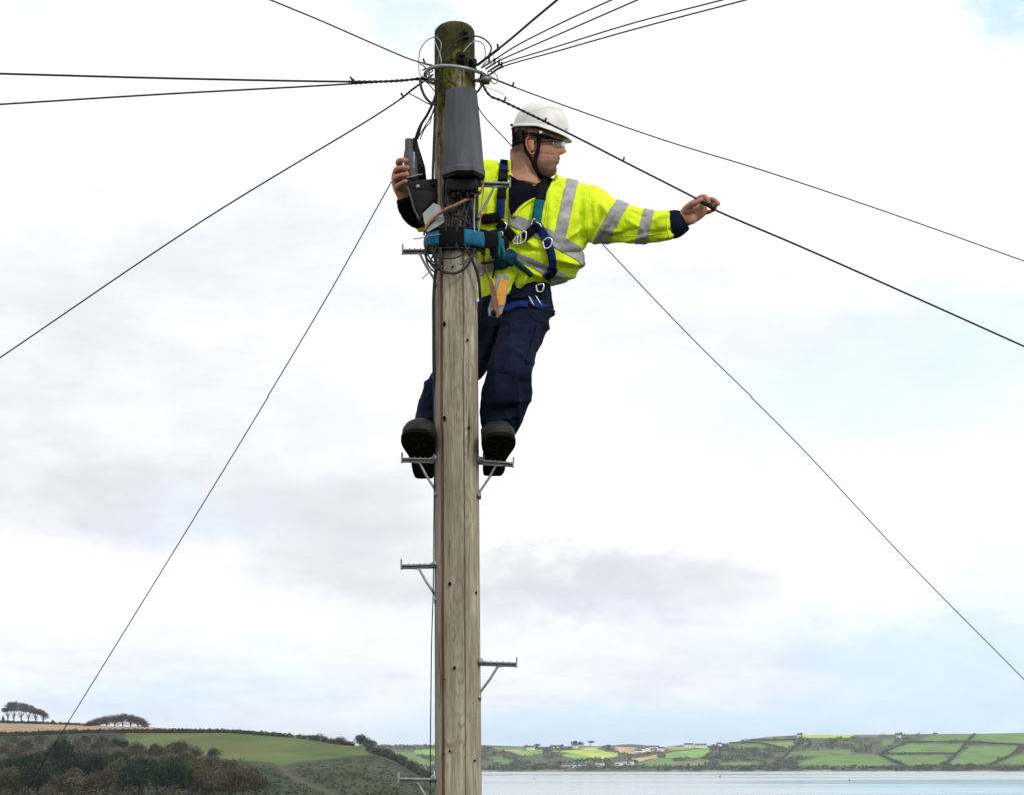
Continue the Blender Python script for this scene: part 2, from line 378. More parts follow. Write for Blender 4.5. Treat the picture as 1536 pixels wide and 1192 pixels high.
def crease(me, lines, nz=.0, ns=8.0, seed=0, st=(1, 1, 1)):
    """cloth folds: each line is u0, v0, u1, v1, width px, height m"""
    a = vco(me); n = vno(me); u, v = projn(a); d = np.zeros(len(a))
    for (u0, v0, u1, v1, w, h) in lines:
        du, dv = u1 - u0, v1 - v0; L = du * du + dv * dv
        t = np.clip(((u - u0) * du + (v - v0) * dv) / L, 0, 1)
        q = np.hypot(u - u0 - t * du, v - v0 - t * dv) / w
        d += h * np.exp(-q ** 1.5) * (.35 + .65 * np.sin(np.pi * np.clip(t, .05, .95)))
    if nz:
        d += np.array([noise.fractal((p[0] * ns * st[0] + seed, p[1] * ns * st[1], p[2] * ns * st[2]), .9, 2.1, 4) * nz for p in a])
    setco(me, a + n * d[:, None])
def bvh(*ms):
    vs = []; fs = []
    for m in ms:
        b = len(vs); vs += [v.co.copy() for v in m.vertices]; fs += [[i + b for i in p.vertices] for p in m.polygons]
    return BVHTree.FromPolygons(vs, fs)
def cast(tree, u, v, dflt=DP):
    o = Vector((0, 0, EYE)); d = ray(u, v).normalized()
    h, n, i, dist = tree.ray_cast(o, d)
    if h is None: return at(u, v, dflt), -d
    return h, n
def patch(tree, A, B, name, m, parent, off=.004, th=.003, nu=None, nv=6, dflt=DP, sm=2):
    """cloth laid on a surface: between edge lines A and B (pixel points), settled on what lies there"""
    A = catmull(A, 5); B = catmull(B, 5); n = len(A); mb = MB(); G = []
    last = dflt
    for i in range(n):
        row = []
        for k in range(nv + 1):
            t = k / nv; u = A[i][0] * (1 - t) + B[i][0] * t; v = A[i][1] * (1 - t) + B[i][1] * t
            h, nn = cast(tree, u, v, last); last = h.y; row.append([u, v, h.y])
        G.append(row)
    Y = np.array([[c[2] for c in r] for r in G])
    for _ in range(sm):
        P = np.pad(Y, 1, mode='edge'); S = (P[:-2, 1:-1] + P[2:, 1:-1] + P[1:-1, :-2] + P[1:-1, 2:] + 2 * P[1:-1, 1:-1]) / 6
        Y = np.minimum(Y, S) if _ == 0 else S
    vs = [at(G[i][k][0], G[i][k][1], Y[i, k] - off) for i in range(n) for k in range(nv + 1)]; w = nv + 1
    mb.add(vs, [(i * w + k, i * w + k + 1, (i + 1) * w + k + 1, (i + 1) * w + k) for i in range(n - 1) for k in range(nv)])
    return mb.build(name, m, parent, solid=th)
def strap(tree, pts, wpx, name, m, parent, off=.006, th=.004, dflt=DP + .2, nv=3, sm=3):
    P = catmull(pts, 4); A = []; B = []
    for i, p in enumerate(P):
        q, r = P[min(i + 1, len(P) - 1)], P[max(i - 1, 0)]; dx, dy = q[0] - r[0], q[1] - r[1]; L = math.hypot(dx, dy) or 1
        A.append((p[0] + dy / L * wpx / 2, p[1] - dx / L * wpx / 2)); B.append((p[0] - dy / L * wpx / 2, p[1] + dx / L * wpx / 2))
    return patch(tree, A[::2] if len(A) > 12 else A, B[::2] if len(B) > 12 else B, name, m, parent, off, th, nv=nv, dflt=dflt, sm=sm)

# ------------------------------------------------------------------ land and water
def interp(x, P):
    return float(np.interp(x, [p[0] for p in P], [p[1] for p in P]))
CREST = [(-900, 1070), (-400, 1075), (0, 1083), (100, 1086), (220, 1089), (330, 1096), (440, 1105), (487, 1111), (530, 1118), (560, 1125), (600, 1143), (645, 1168), (690, 1194), (723, 1216), (760, 1260), (800, 1330)]
HEDGE = [(-900, 1112), (0, 1103), (130, 1098), (330, 1098.5), (440, 1105.5), (487, 1112)]
GREENLOW = [(186, 1112), (195, 1124), (258, 1127), (347, 1138), (405, 1143), (422, 1148), (445, 1142), (511, 1135), (553, 1131), (565, 1127)]
def crest_d(u): return float(np.interp(u, [-400, 0, 440, 600, 690, 760], [1150, 1100, 960, 840, 720, 640]))
D0 = 450.0
def vtoz(v, d): return EYE + d * math.tan(math.atan((596 - v) / FPX) + TILT)
def ground_z(x, y):
    r = math.hypot(x, y)
    if y <= 0 or abs(x / y) > .62: 
        near = 26.3 - .02 * max(0, r - 30); return max(near, 2.0) + (4 * noise.noise((x * .004, y * .004, 0)) if r > 60 else 0)
    u = 768 + FPX * x / y / CT
    if y < 40: return 26.3
    if u > 800: vc = None
    land = 1 - min(1, max(0, (u - 700) / 110))
    def valley(d):
        return float(np.interp(d, [40, 110, 250, 380, 450], [26.3, 20, 10.5, 12.5, vtoz(1201, 450)]))
    if y <= D0: z = valley(y)
    else:
        dc = crest_d(u); vc = interp(u, CREST)
        if y <= dc:
            s = (y - D0) / (dc - D0); v = 1201 + (vc - 1201) * s ** .8; z = vtoz(v, y)
        else: z = vtoz(vc, dc) - (y - dc) * .09
    if land < 1: z = z * land + (-4) * (1 - land) if y > 300 else z - (y - 40) / 260 * (z + 4) * (1 - land)
    return max(z, -5.0)
def hill_d(u, v):
    """distance at which the hillside shows at height v above column u"""
    vc = interp(u, CREST); s = max(0., min(1., (1201 - v) / (1201 - vc))) ** 1.25
    return D0 + (crest_d(u) - D0) * s
def hill_pt(u, v):
    d = hill_d(u, v); p = at(u, v, d); return Vector((p.x, p.y, ground_z(p.x, p.y)))

def build_ground():
    cols = [(-900 + 5 * i) for i in range(0, 342)]                       # columns in front
    cols = [(u - 768) / FPX * CT for u in cols]                            # x / y
    thf = [math.atan(a) for a in cols]
    extra = list(np.linspace(thf[-1], thf[0] + 2 * math.pi, 60))[1:-1]
    th = thf + extra
    rows = list(np.linspace(3, 40, 6)) + list(np.linspace(60, 440, 16)) + list(np.linspace(450, 1160, 150)) + [1200, 1300, 1500, 1800, 2200, 2600, 3200, 5000, 9000, 20000]
    vs = [(0, 0, 26.3)]; cc = [(.07, .08, .035)]
    for d in rows:
        for t in th:
            front = abs(math.tan(t)) < .62 and math.cos(t) > 0
            x, y = (d * math.tan(t), d) if front else (d * math.sin(t) * 1.15, d * math.cos(t) * 1.15)
            z = ground_z(x, y)
            if front and 480 < d < 1200 and z > 2: z += .25 * noise.noise((x * .05, y * .05, 1))
            vs.append((x, y, z)); u, v = proj((x, y, z)) if y > 5 else (0, 0)
            c = (.065, .075, .035)
            if front and d > 440:
                dc = crest_d(u)
                n1 = noise.noise((x * .012, y * .012, 3)); n2 = noise.noise((x * .04, y * .02, 9))
                if u < 335 and d > hill_d(u, interp(u, HEDGE)): c = (.36, .255, .155)                     # stubble
                elif 186 < u < 575 and v < interp(u, GREENLOW) + n2 * 1.5: c = (.080, .125, .026) if n1 > -.1 else (.090, .112, .030)
                else:
                    c = (.032, .050, .018); 
                    if n1 > .1: c = (.052, .064, .024)
                    if n2 > .25: c = (.032, .052, .020)
                    pu = interp(v, [(1148, 420), (1165, 438), (1178, 468), (1186, 490), (1194, 506)])
                    if v > 1147 and abs(u - pu) < 4.2: c = (.10, .080, .044)                               # worn track
                    if 575 < u and v < interp(u, CREST) + 4: c = (.08, .07, .055)
                    c = tuple(q * (.72 if u < 420 else .85) for q in c)
            if z < .5: c = (.09, .08, .065)
            cc.append(c)
    n = len(th); fs = [(0, 1 + (k + 1) % n, 1 + k) for k in range(n)]
    for i in range(len(rows) - 1):
        b = 1 + i * n
        fs += [(b + k, b + (k + 1) % n, b + n + (k + 1) % n, b + n + k) for k in range(n)]
    me = bpy.data.meshes.new('ground'); me.from_pydata(vs, [], fs)
    ca = me.color_attributes.new('Col', 'FLOAT_COLOR', 'POINT'); ca.data.foreach_set('color', [q for c in cc for q in (*c, 1)])
    me.polygons.foreach_set('use_smooth', [True] * len(me.polygons)); me.update()
    bm = bmesh.new(); bm.from_mesh(me); bmesh.ops.recalc_face_normals(bm, faces=bm.faces)
    if sum(f.normal.z for f in list(bm.faces)[:50]) < 0: bmesh.ops.reverse_faces(bm, faces=bm.faces)
    bm.to_mesh(me); bm.free()
    o = link_mesh('ground', me, MT['ground']); tag(o, kind='structure')
build_ground()

def water_material():
    m = mat('estuary_water', (.30, .43, .50), .12, spec=.5); t = m.node_tree; b = t.nodes['Principled BSDF']; b.inputs['IOR'].default_value = 1.33
    tc = t.nodes.new('ShaderNodeTexCoord')
    def nz(st, detail=4):
        mp = t.nodes.new('ShaderNodeMapping'); mp.inputs['Scale'].default_value = st; lk(t, tc.outputs['Object'], mp.inputs[0])
        n = t.nodes.new('ShaderNodeTexNoise'); n.inputs['Scale'].default_value = 1; n.inputs['Detail'].default_value = detail; lk(t, mp.outputs[0], n.inputs['Vector']); return n.outputs[0]
    band = nz((.0011, .0065, 1), 3)                     # lanes of calm and wind-ruffled water
    r = t.nodes.new('ShaderNodeMapRange'); lk(t, band, r.inputs[0]); r.inputs[1].default_value = .42; r.inputs[2].default_value = .62; r.inputs[3].default_value = .1; r.inputs[4].default_value = .8
    bp = t.nodes.new('ShaderNodeBump'); bp.inputs['Distance'].default_value = .04; lk(t, r.outputs[0], bp.inputs['Strength']); lk(t, nz((.35, .9, 1), 5), bp.inputs['Height'])
    lk(t, bp.outputs[0], b.inputs['Normal'])
    vm = t.nodes.new('ShaderNodeVectorMath'); vm.operation = 'SUBTRACT'; lk(t, tc.outputs['Object'], vm.inputs[0]); vm.inputs[1].default_value = (390, 1560, 0)      # turquoise patch: blue sky reflection painted into the base colour
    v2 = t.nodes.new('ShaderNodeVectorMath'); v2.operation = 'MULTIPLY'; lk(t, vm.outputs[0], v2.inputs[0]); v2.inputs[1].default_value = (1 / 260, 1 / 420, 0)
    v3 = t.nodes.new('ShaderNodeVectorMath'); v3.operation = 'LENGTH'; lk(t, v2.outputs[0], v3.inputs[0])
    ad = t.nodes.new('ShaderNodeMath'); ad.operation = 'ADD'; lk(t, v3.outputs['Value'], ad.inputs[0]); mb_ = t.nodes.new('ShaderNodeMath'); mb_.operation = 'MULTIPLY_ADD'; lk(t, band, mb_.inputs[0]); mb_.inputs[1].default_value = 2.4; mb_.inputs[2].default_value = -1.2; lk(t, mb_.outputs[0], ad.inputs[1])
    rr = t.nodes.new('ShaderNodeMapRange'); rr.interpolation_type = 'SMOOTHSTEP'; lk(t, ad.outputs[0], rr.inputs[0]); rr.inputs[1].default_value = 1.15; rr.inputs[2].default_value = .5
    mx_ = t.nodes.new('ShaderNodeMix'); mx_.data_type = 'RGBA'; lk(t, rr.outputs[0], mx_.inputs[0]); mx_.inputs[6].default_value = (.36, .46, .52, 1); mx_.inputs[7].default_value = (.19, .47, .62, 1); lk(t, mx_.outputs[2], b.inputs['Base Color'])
    r2 = t.nodes.new('ShaderNodeMapRange'); lk(t, band, r2.inputs[0]); r2.inputs[1].default_value = .45; r2.inputs[2].default_value = .6; r2.inputs[3].default_value = .10; r2.inputs[4].default_value = .20
    lk(t, r2.outputs[0], b.inputs['Roughness']); return m
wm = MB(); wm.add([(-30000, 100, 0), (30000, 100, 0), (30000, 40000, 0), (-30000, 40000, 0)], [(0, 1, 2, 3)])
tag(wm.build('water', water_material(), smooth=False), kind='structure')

# far shore: fields cut up by hedges
SKYL = [(300, 1119), (560, 1117), (640, 1116.5), (723, 1117), (800, 1119), (870, 1118), (930, 1119), (985, 1120.5), (1020, 1117), (1060, 1118), (1100, 1112), (1150, 1104.5), (1200, 1101.5), (1330, 1101), (1400, 1100), (1480, 1099.5), (1536, 1098), (1800, 1094), (2400, 1100)]
YG, GR, DG, TN = (.44, .54, .10), (.20, .38, .075), (.125, .235, .055), (.50, .36, .21)  # sunlit spots on the far fields are put into the brighter field colours
FIELDS = [
 (GR, [(767, 1127), (815, 1123), (813, 1129), (784, 1133)]), (YG, [(823, 1126), (858, 1124), (892, 1122), (925, 1129), (927, 1133), (905, 1137), (886, 1135), (862, 1129)]),
 (DG, [(731, 1136), (753, 1134), (772, 1144), (749, 1146)]), (TN, [(917, 1118), (954, 1121), (1000, 1121), (985, 1126), (944, 1131), (927, 1127)]),
 (TN, [(944, 1138), (985, 1131), (989, 1135), (960, 1141)]), (DG, [(950, 1146), (989, 1136), (1010, 1139), (1010, 1148), (950, 1148)]),
 (GR, [(1000, 1129), (1036, 1124), (1064, 1120), (1064, 1127), (1051, 1136), (1000, 1136)]), ((.19, .21, .10), [(1004, 1142), (1062, 1140), (1064, 1147), (1004, 1149)]),
 ((.2, .27, .08), [(1117, 1113), (1191, 1112), (1190, 1118), (1179, 1122), (1157, 1116)]), ((.2, .27, .08), [(1146, 1105.5), (1177, 1104), (1178, 1108), (1146, 1109)]),
 (DG, [(1091, 1115), (1142, 1116), (1151, 1121), (1095, 1120)]), (YG, [(1202, 1101), (1280, 1100), (1280, 1105), (1204, 1106)]),
 (DG, [(1182, 1127), (1280, 1123), (1280, 1131), (1252, 1130), (1219, 1133), (1179, 1135)]), (DG, [(1206, 1142), (1231, 1133), (1250, 1132), (1313, 1131), (1347, 1148), (1250, 1151), (1186, 1150)]),
 (DG, [(1077, 1144), (1117, 1142), (1150, 1147), (1117, 1149), (1077, 1146)]), (DG, [(1328, 1133.5), (1418, 1131.5), (1421, 1139), (1408, 1147), (1362, 1147)]),
 (DG, [(1330, 1126), (1362, 1114), (1447, 1115), (1432, 1129), (1334, 1129)]), (DG, [(1388, 1105), (1405, 1100), (1460, 1099), (1447, 1110), (1380, 1112)]),
 (DG, [(1466, 1099), (1536, 1097), (1700, 1092), (1700, 1114), (1536, 1115), (1455, 1111)]), (DG, [(1457, 1117), (1529, 1119), (1518, 1130), (1485, 1144), (1423, 1146)]),
 (DG, [(1500, 1144), (1526, 1132), (1650, 1128), (1660, 1146)]), ((.16, .22, .08), [(1250, 1100), (1319, 1101), (1319, 1105), (1250, 1104)]), (DG, [(1323, 1107), (1343, 1107), (1339, 1115), (1323, 1118)]),
 (DG, [(735, 1119), (800, 1121), (800, 1125), (740, 1123)]), (TN, [(740, 1124), (790, 1123), (780, 1126), (742, 1127)]), (GR, [(622, 1124), (655, 1122), (700, 1124), (700, 1130), (640, 1133), (620, 1129)]),
 (DG, [(575, 1128), (618, 1128), (640, 1140), (690, 1144), (640, 1148)]), (GR, [(860, 1128), (890, 1136), (870, 1138), (840, 1132)]), (TN, [(862, 1121), (890, 1119.5), (906, 1121), (880, 1123)]),
 ((.3, .3, .12), [(1010, 1119.5), (1055, 1119), (1030, 1123), (1000, 1125)]), (TN, [(965, 1120.5), (1015, 1118), (1012, 1121), (985, 1124)]),
 (DG, [(1720, 1098), (1900, 1098), (1900, 1118), (1720, 1118)]), (DG, [(1690, 1122), (1850, 1124), (1850, 1146), (1690, 1144)]), (DG, [(380, 1124), (540, 1122), (540, 1140), (380, 1144)]), (TN, [(300, 1122), (370, 1122), (370, 1128), (300, 1130)])]
def inpoly(u, v, P):
    c = False; j = len(P) - 1
    for i in range(len(P)):
        if (P[i][1] > v) != (P[j][1] > v) and u < (P[j][0] - P[i][0]) * (v - P[i][1]) / (P[j][1] - P[i][1]) + P[i][0]: c = not c
        j = i
    return c
DS, DC = 2540.0, 3400.0
def far_pt(u, v):
    vk = interp(u, SKYL); s = (1155.4 - v) / (1155.4 - vk); d = DS + (DC - DS) * max(0, s)
    p = at(u, v, d); return p
def field_at(u, v):
    for c, P in FIELDS:
        if inpoly(u, v, P): return c
    return None
def build_far():
    us = [300 + 2.5 * i for i in range(0, 720)]; rows = list(np.linspace(-.03, 1, 60)); vs = []; cc = []
    for s in rows + [1.15, 1.6]:
        for u in us:
            vk = interp(u, SKYL)
            if s <= 1:
                v = 1155.4 + (vk - 1155.4) * s; p = at(u, v, DS + (DC - DS) * s) if s >= 0 else Vector((at(u, 1155.4, DS).x, DS - 15, -2.5))
            else: q = at(u, vk, DC); v = vk; p = Vector((q.x * (1 + (s - 1) * .5), DC + (s - 1) * 1500, q.z - (s - 1) * 70))
            if 0 <= s <= 1: p.z += 1.2 * noise.noise((p.x * .01, p.y * .01, 0)) * (1 if .02 < s else 0)
            vs.append(p); c = field_at(u, v) or (.075, .105, .050)
            if s < .035: c = (.085, .085, .070) if noise.noise((u * .02, 0, 0)) < .1 else (.26, .20, .15)
            cc.append(c)
    n = len(us); m = len(rows) + 2
    me = bpy.data.meshes.new('hills'); me.from_pydata(vs, [], [(i * n + k, i * n + k + 1, (i + 1) * n + k + 1, (i + 1) * n + k) for i in range(m - 1) for k in range(n - 1)])
    ca = me.color_attributes.new('Col', 'FLOAT_COLOR', 'POINT'); ca.data.foreach_set('color', [q for c in cc for q in (*c, 1)])
    me.polygons.foreach_set('use_smooth', [True] * len(me.polygons)); me.update()
    tag(link_mesh('hills', me, MT['ground']), kind='structure')
build_far()
# a still more distant blue ridge on the skyline
rb = MB(); RP = [(880, 1121), (900, 1119.5), (925, 1116.5), (945, 1115.3), (968, 1117), (985, 1119.5), (1010, 1122)]
RQ = catmull(RP, 5); vs = [at(u, v, 9000) for u, v in RQ] + [at(u, 1124, 9000) for u, v in RQ] + [at(u, v, 9000) + Vector((0, 900, -60)) for u, v in RQ]; k = len(RQ)
rb.add(vs, [(i, i + 1, k + i + 1, k + i) for i in range(k - 1)] + [(i, i + 1, 2 * k + i + 1, 2 * k + i) for i in range(k - 1)])
tag(rb.build('distant_ridge', mat('distant_moor', (.09, .10, .09), .9, var=.2, scale=.01)), kind='structure')

# ---- foliage
def leaf_faces(mb, c, r, n, size, rnd, flat=1.0, shell=.55):
    vs = []; fs = []
    for _ in range(n):
        d = Vector((rnd.gauss(0, 1), rnd.gauss(0, 1), rnd.gauss(0, 1))).normalized(); q = shell + (1 - shell) * rnd.random() ** .6
        p = Vector((c[0] + d.x * r[0] * q, c[1] + d.y * r[1] * q, c[2] + d.z * r[2] * q))
        a = Vector((rnd.gauss(0, 1), rnd.gauss(0, 1), rnd.gauss(0, 1) * flat)).normalized(); b = a.orthogonal().normalized(); b = (b + a.cross(b) * rnd.uniform(-1, 1)).normalized()
        s = size * rnd.uniform(.6, 1.4); i = len(vs)
        vs += [p - a * s * .5, p + b * s * .45, p + a * s * .6, p - b * s * .4]; fs.append((i, i + 1, i + 2, i + 3))
    mb.add(vs, fs)
def crown_mesh(seed, w, h, n=900, size=.42, lobes=9, kind='round'):
    rnd = random.Random(seed); mb = MB()
    for i in range(lobes):
        if kind == 'round':
            a = rnd.uniform(0, 6.28); q = rnd.random() ** .5; c = (math.cos(a) * w * .32 * q, math.sin(a) * w * .32 * q, h * (.42 + .33 * rnd.random() * (1.2 - q)))
            r = (w * rnd.uniform(.16, .27), w * rnd.uniform(.16, .27), h * rnd.uniform(.15, .25))
        elif kind == 'flat':
            a = rnd.uniform(0, 6.28); q = rnd.random() ** .5; c = (math.cos(a) * w * .36 * q, math.sin(a) * w * .3 * q, h * (.80 + .06 * rnd.random()))
            r = (w * rnd.uniform(.18, .3), w * rnd.uniform(.18, .28), h * rnd.uniform(.09, .15))
        else:
            t = i / lobes; c = (rnd.uniform(-.05, .05) * w, rnd.uniform(-.05, .05) * w, h * (.25 + .65 * t)); q = w * .42 * (1 - t * .75); r = (q, q, h * .13)
        leaf_faces(mb, c, r, n // lobes, size, rnd)
    return mb.mesh('crown', False)
def trunk_mesh(seed, h, r, w, fork=5):
    rnd = random.Random(seed + 99); mb = MB(); mb.tube([(0, 0, -.8), (.1, 0, h * .25), (rnd.uniform(-.3, .3), .1, h * .5), (rnd.uniform(-.4, .4), 0, h * .72)], [r * 1.3, r, r * .75, r * .4], 6)
    for i in range(fork):
        a = rnd.uniform(0, 6.28); z0 = h * rnd.uniform(.3, .6); k = w * rnd.uniform(.22, .38)
        mb.tube([(0, 0, z0), (math.cos(a) * k * .5, math.sin(a) * k * .5, z0 + h * .13), (math.cos(a) * k, math.sin(a) * k, z0 + h * .28)], [r * .5, r * .35, r * .12], 5)
    return mb.mesh('trunk')
VAR = {}
def tree_variant(kind, k, w, h, n, size, lobes, shape):
    key = (kind, k)
    if key not in VAR:
        c = crown_mesh(sum(map(ord, kind)) + k * 13, w, h, n, size, lobes, shape); c.materials.append(LEAF[kind.split('_')[0]])
        t = trunk_mesh(k, h, h * .022, w); t.materials.append(MT['bark']); VAR[key] = (c, t)
    return VAR[key]
def put_tree(name, loc, var, scale, label, cat, group, rz=0):
    e = empty(name, loc, label, cat, group); e.rotation_euler = (0, 0, rz); e.scale = scale
    for nm, me in (('crown', var[0]), ('trunk', var[1])):
        o = bpy.data.objects.new(nm, me); COL.objects.link(o); o.parent = e
    return e
def where(u, v):
    h = 'left edge of the photo' if u < 60 else 'lower left corner' if u < 130 and v > 1150 else None
    return h
def build_trees():
    rnd = random.Random(5)
    SP = dict(brown=('bare brown broadleaf tree', 9.5, 8.5, 2600, .36, 17, 'round'), olive=('olive brown autumn tree', 9, 8.5, 2600, .36, 17, 'round'),
              dark=('dark evergreen tree', 10, 10, 2600, .40, 15, 'round'), grey=('grey leafless tree', 8, 8, 2200, .30, 15, 'round'))
    # pixel foot, relative size, kind
    T = [(20, 1120, .8, 'grey'), (60, 1117, .7, 'grey'), (95, 1121, .8, 'grey'), (128, 1118, .75, 'grey'), (152, 1120, .75, 'grey'), (40, 1130, .8, 'olive'), (84, 1132, .85, 'grey'), (118, 1131, .8, 'grey'),
         (10, 1135, .8, 'brown'), (148, 1132, .8, 'brown'), (172, 1124, .55, 'dark'), (186, 1125, .6, 'dark'), (205, 1140, .85, 'brown'), (235, 1142, .9, 'brown'), (270, 1138, 1.05, 'brown'), (293, 1140, .8, 'grey'),
         (322, 1140, .75, 'olive'), (30, 1147, .9, 'brown'), (66, 1150, .9, 'olive'), (150, 1150, .9, 'brown'), (178, 1150, .8, 'brown'), (182, 1160, .75, 'dark'), (250, 1160, .95, 'olive'), (222, 1162, .85, 'olive'), (285, 1165, 1.0, 'olive'),
         (318, 1164, .95, 'brown'), (345, 1170, .9, 'brown'), (10, 1163, .8, 'olive'), (95, 1172, 1.15, 'dark'), (125, 1168, 1.0, 'dark'), (150, 1172, .95, 'dark'), (183, 1175, .95, 'dark'), (60, 1172, .85, 'dark'), (15, 1180, .85, 'dark'), (36, 1176, .8, 'dark'),
         (45, 1192, 1.0, 'dark'), (75, 1198, .95, 'grey'), (108, 1198, 1.1, 'dark'), (142, 1200, 1.05, 'dark'), (12, 1205, 1.1, 'brown'), (182, 1200, 1.1, 'brown'), (212, 1204, 1.2, 'brown'), (238, 1196, .85, 'dark'), (262, 1190, .9, 'dark'), (290, 1196, 1.05, 'olive'),
         (318, 1200, 1.05, 'olive'), (345, 1200, 1.0, 'brown'), (366, 1196, .85, 'brown'), (332, 1184, .9, 'olive'), (262, 1178, .85, 'dark'), (205, 1182, .9, 'olive'), (10, 1222, 1.0, 'olive'), (60, 1226, 1.1, 'dark'), (110, 1228, 1.1, 'brown'), (160, 1226, 1.1, 'brown'), (215, 1226, 1.1, 'dark'),
         (262, 1224, 1.0, 'dark'), (310, 1222, 1.0, 'brown'), (355, 1222, .9, 'olive'), (-30, 1150, 1, 'brown'), (-30, 1185, 1, 'dark'), (378, 1180, .7, 'brown'), (386, 1206, .8, 'olive'), (232, 1128, .5, 'grey')]
    T.sort(key=lambda t: t[1])
    ORD = 'first second third fourth fifth sixth seventh eighth ninth tenth eleventh twelfth thirteenth fourteenth fifteenth sixteenth'.split(); LAB = {}
    for lo, hi, row in ((0, 1127, 'top row of hillside wood'), (1127, 1145, 'second row of hillside wood'), (1145, 1167, 'middle row of hillside wood'), (1167, 1187, 'row just below mid wood'), (1187, 1212, 'row at picture foot'), (1212, 1300, 'lowest row, tops only')):
        for j, t in enumerate(sorted(t for t in T if lo <= t[1] < hi)): LAB[(t[0], t[1])] = '%s, ' + ORD[j] + ' from left in ' + row
    for i, (u, v, s, k) in enumerate(T):
        d = hill_d(u, min(v, 1192)) if v <= 1192 else D0 + 28 - (v - 1192) * .8
        x = (u - 768) / FPX * CT * d; z = ground_z(x, d)
        nm, w, h, n, sz, lb, sh = SP[k]; var = tree_variant(k, i % 3, w, h, n, sz, lb, sh); px = 3200 / d
        put_tree('%s_tree' % dict(brown='broadleaf', olive='autumn', dark='evergreen', grey='leafless')[k], (x, d, z - .3), var, (s * rnd.uniform(.92, 1.1), s * rnd.uniform(.92, 1.1), s * rnd.uniform(.88, 1.06)),
                 LAB[(u, v)] % nm, 'tree', 'trees of the wood on the near hillside', rnd.uniform(0, 6.28))
    # undergrowth between them
    mb = MB(); r2 = random.Random(8)
    for _ in range(1000):
        u = r2.uniform(-120, 400); v = r2.uniform(1106, 1230)
        if u > 190 and v < interp(u, GREENLOW) + 6: continue
        if u > 340 and r2.random() < .6: continue
        d = hill_d(u, min(v, 1198)) if v < 1198 else D0 + 10 - (v - 1198) * 1.2; x = (u - 768) / FPX * CT * d; s = r2.uniform(1.2, 2.6)
        leaf_faces(mb, (x, d, ground_z(x, d) + s * .4), (s * 1.3, s * 1.3, s), 34, .55, r2)
    tag(link_mesh('undergrowth', mb.mesh('undergrowth', False), LEAF['scrub']), 'grey brown scrub between the trees of the wood', kind='stuff')
    mb = MB(); r2 = random.Random(18)
    for _ in range(800):
        u = r2.uniform(380, 690); v = r2.uniform(1132, 1205)
        if v < interp(u, GREENLOW) + 5 or v < interp(u, CREST) + 2: continue
        pu = interp(v, [(1148, 420), (1165, 438), (1178, 468), (1186, 490), (1194, 506)])
        if abs(u - pu) < 12: continue
        d = hill_d(u, min(v, 1200)); x = (u - 768) / FPX * CT * d; s = r2.uniform(.25, .7)
        leaf_faces(mb, (x, d, ground_z(x, d) + s * .3), (s * 1.8, s * 1.8, s * .7), 16, .4, r2)
    tag(link_mesh('heath_scrub', mb.mesh('heath_scrub', False), LEAF['heath']), 'low scrub and bracken on the open slope below the green field', kind='stuff')
    # scrub on the shoulder of the hill
    for i, (u, w, h, k, lb) in enumerate([(478, 16, 4.5, 'grey', 'low bare bush where the dark hedge leaves the skyline'), (510, 18, 4.5, 'grey', 'wide bare bush on the skyline of the dropping hill'), (540, 9, 7.5, 'dark', 'dark round tree on the shoulder of the hill'),
                                          (553, 12, 6.5, 'grey', 'leafless tree beside the dark tree on the shoulder of the hill'), (578, 16, 5.0, 'brown', 'brown bush below the shoulder of the hill'), (600, 13, 5.0, 'brown', 'brown bush half way down the hill edge'),
                                          (622, 12, 5.0, 'grey', 'grey bush low on the hill edge, left of the pole'), (640, 10, 4.5, 'brown', 'brown bush behind the thin wire beside the pole')]):
        d = crest_d(u) - 6; x = (u - 768) / FPX * CT * d; var = tree_variant(k, i % 3, *SP[k][1:])
        put_tree('bush', (x, d, ground_z(x, d) - .8), var, (w / SP[k][1] * .62, .7, h / SP[k][2]), lb, 'bush', 'bushes along the falling skyline of the near hill', i)
    # hedge lines of the near hill
    def hedge(P, wd, ht, name, lb, grp, leaf='hedge', far=False, nn=16):
        r3 = random.Random(len(P) * 7 + int(P[0][0])); mb = MB(); Q = catmull(P, 12); L = None; acc = 0
        for (u0, v0), (u1, v1) in zip(Q[:-1], Q[1:]):
            p0 = far_pt(u0, v0) if far else hill_pt(u0, v0); p1 = far_pt(u1, v1) if far else hill_pt(u1, v1)
            m = max(1, int((p1 - p0).length / (wd * .8)), int(abs(u1 - u0) * 1.2)); m = min(m, int(abs(u1 - u0) * 1.2 + abs(v1 - v0) * 3) + 1)
            for i in range(m):
                p = p0.lerp(p1, i / m); s = r3.uniform(.75, 1.25)
                leaf_faces(mb, (p.x + r3.uniform(-.3, .3) * wd, p.y, p.z + ht * .42 * s), (wd * .75, wd * .75, ht * .6 * s), nn, wd * .55, r3)
        o = link_mesh(name, mb.mesh(name, False), LEAF[leaf], origin=far_pt(*P[0]) if far else hill_pt(*P[0])); tag(o, lb, 'hedge', grp)
    hedge([(-80, 1106), (0, 1103.5), (130, 1098.8), (230, 1098.5), (330, 1098.6), (390, 1102), (440, 1105.8)], 1.3, 1.7, 'hedgerow', 'long dark hedge under the ploughed field on the near hill', 'hedges on the near hill')
    hedge([(446, 1106.5), (470, 1109.5), (487, 1112), (530, 1118)], 1.3, 1.8, 'hedgerow', 'dark hedge right of the gap on the hilltop skyline', 'hedges on the near hill')
    hedge([(-80, 1081.5), (0, 1083), (100, 1086.3), (135, 1087.5)], 1.0, 1.1, 'hedgerow', 'thin hedge along the top of the ploughed field', 'hedges on the near hill', nn=14)
    hedge([(553, 1128), (580, 1136), (610, 1150), (645, 1172)], 1.6, 2.6, 'hedgerow', 'dark hedge running down the hill edge to the pole', 'hedges on the near hill')
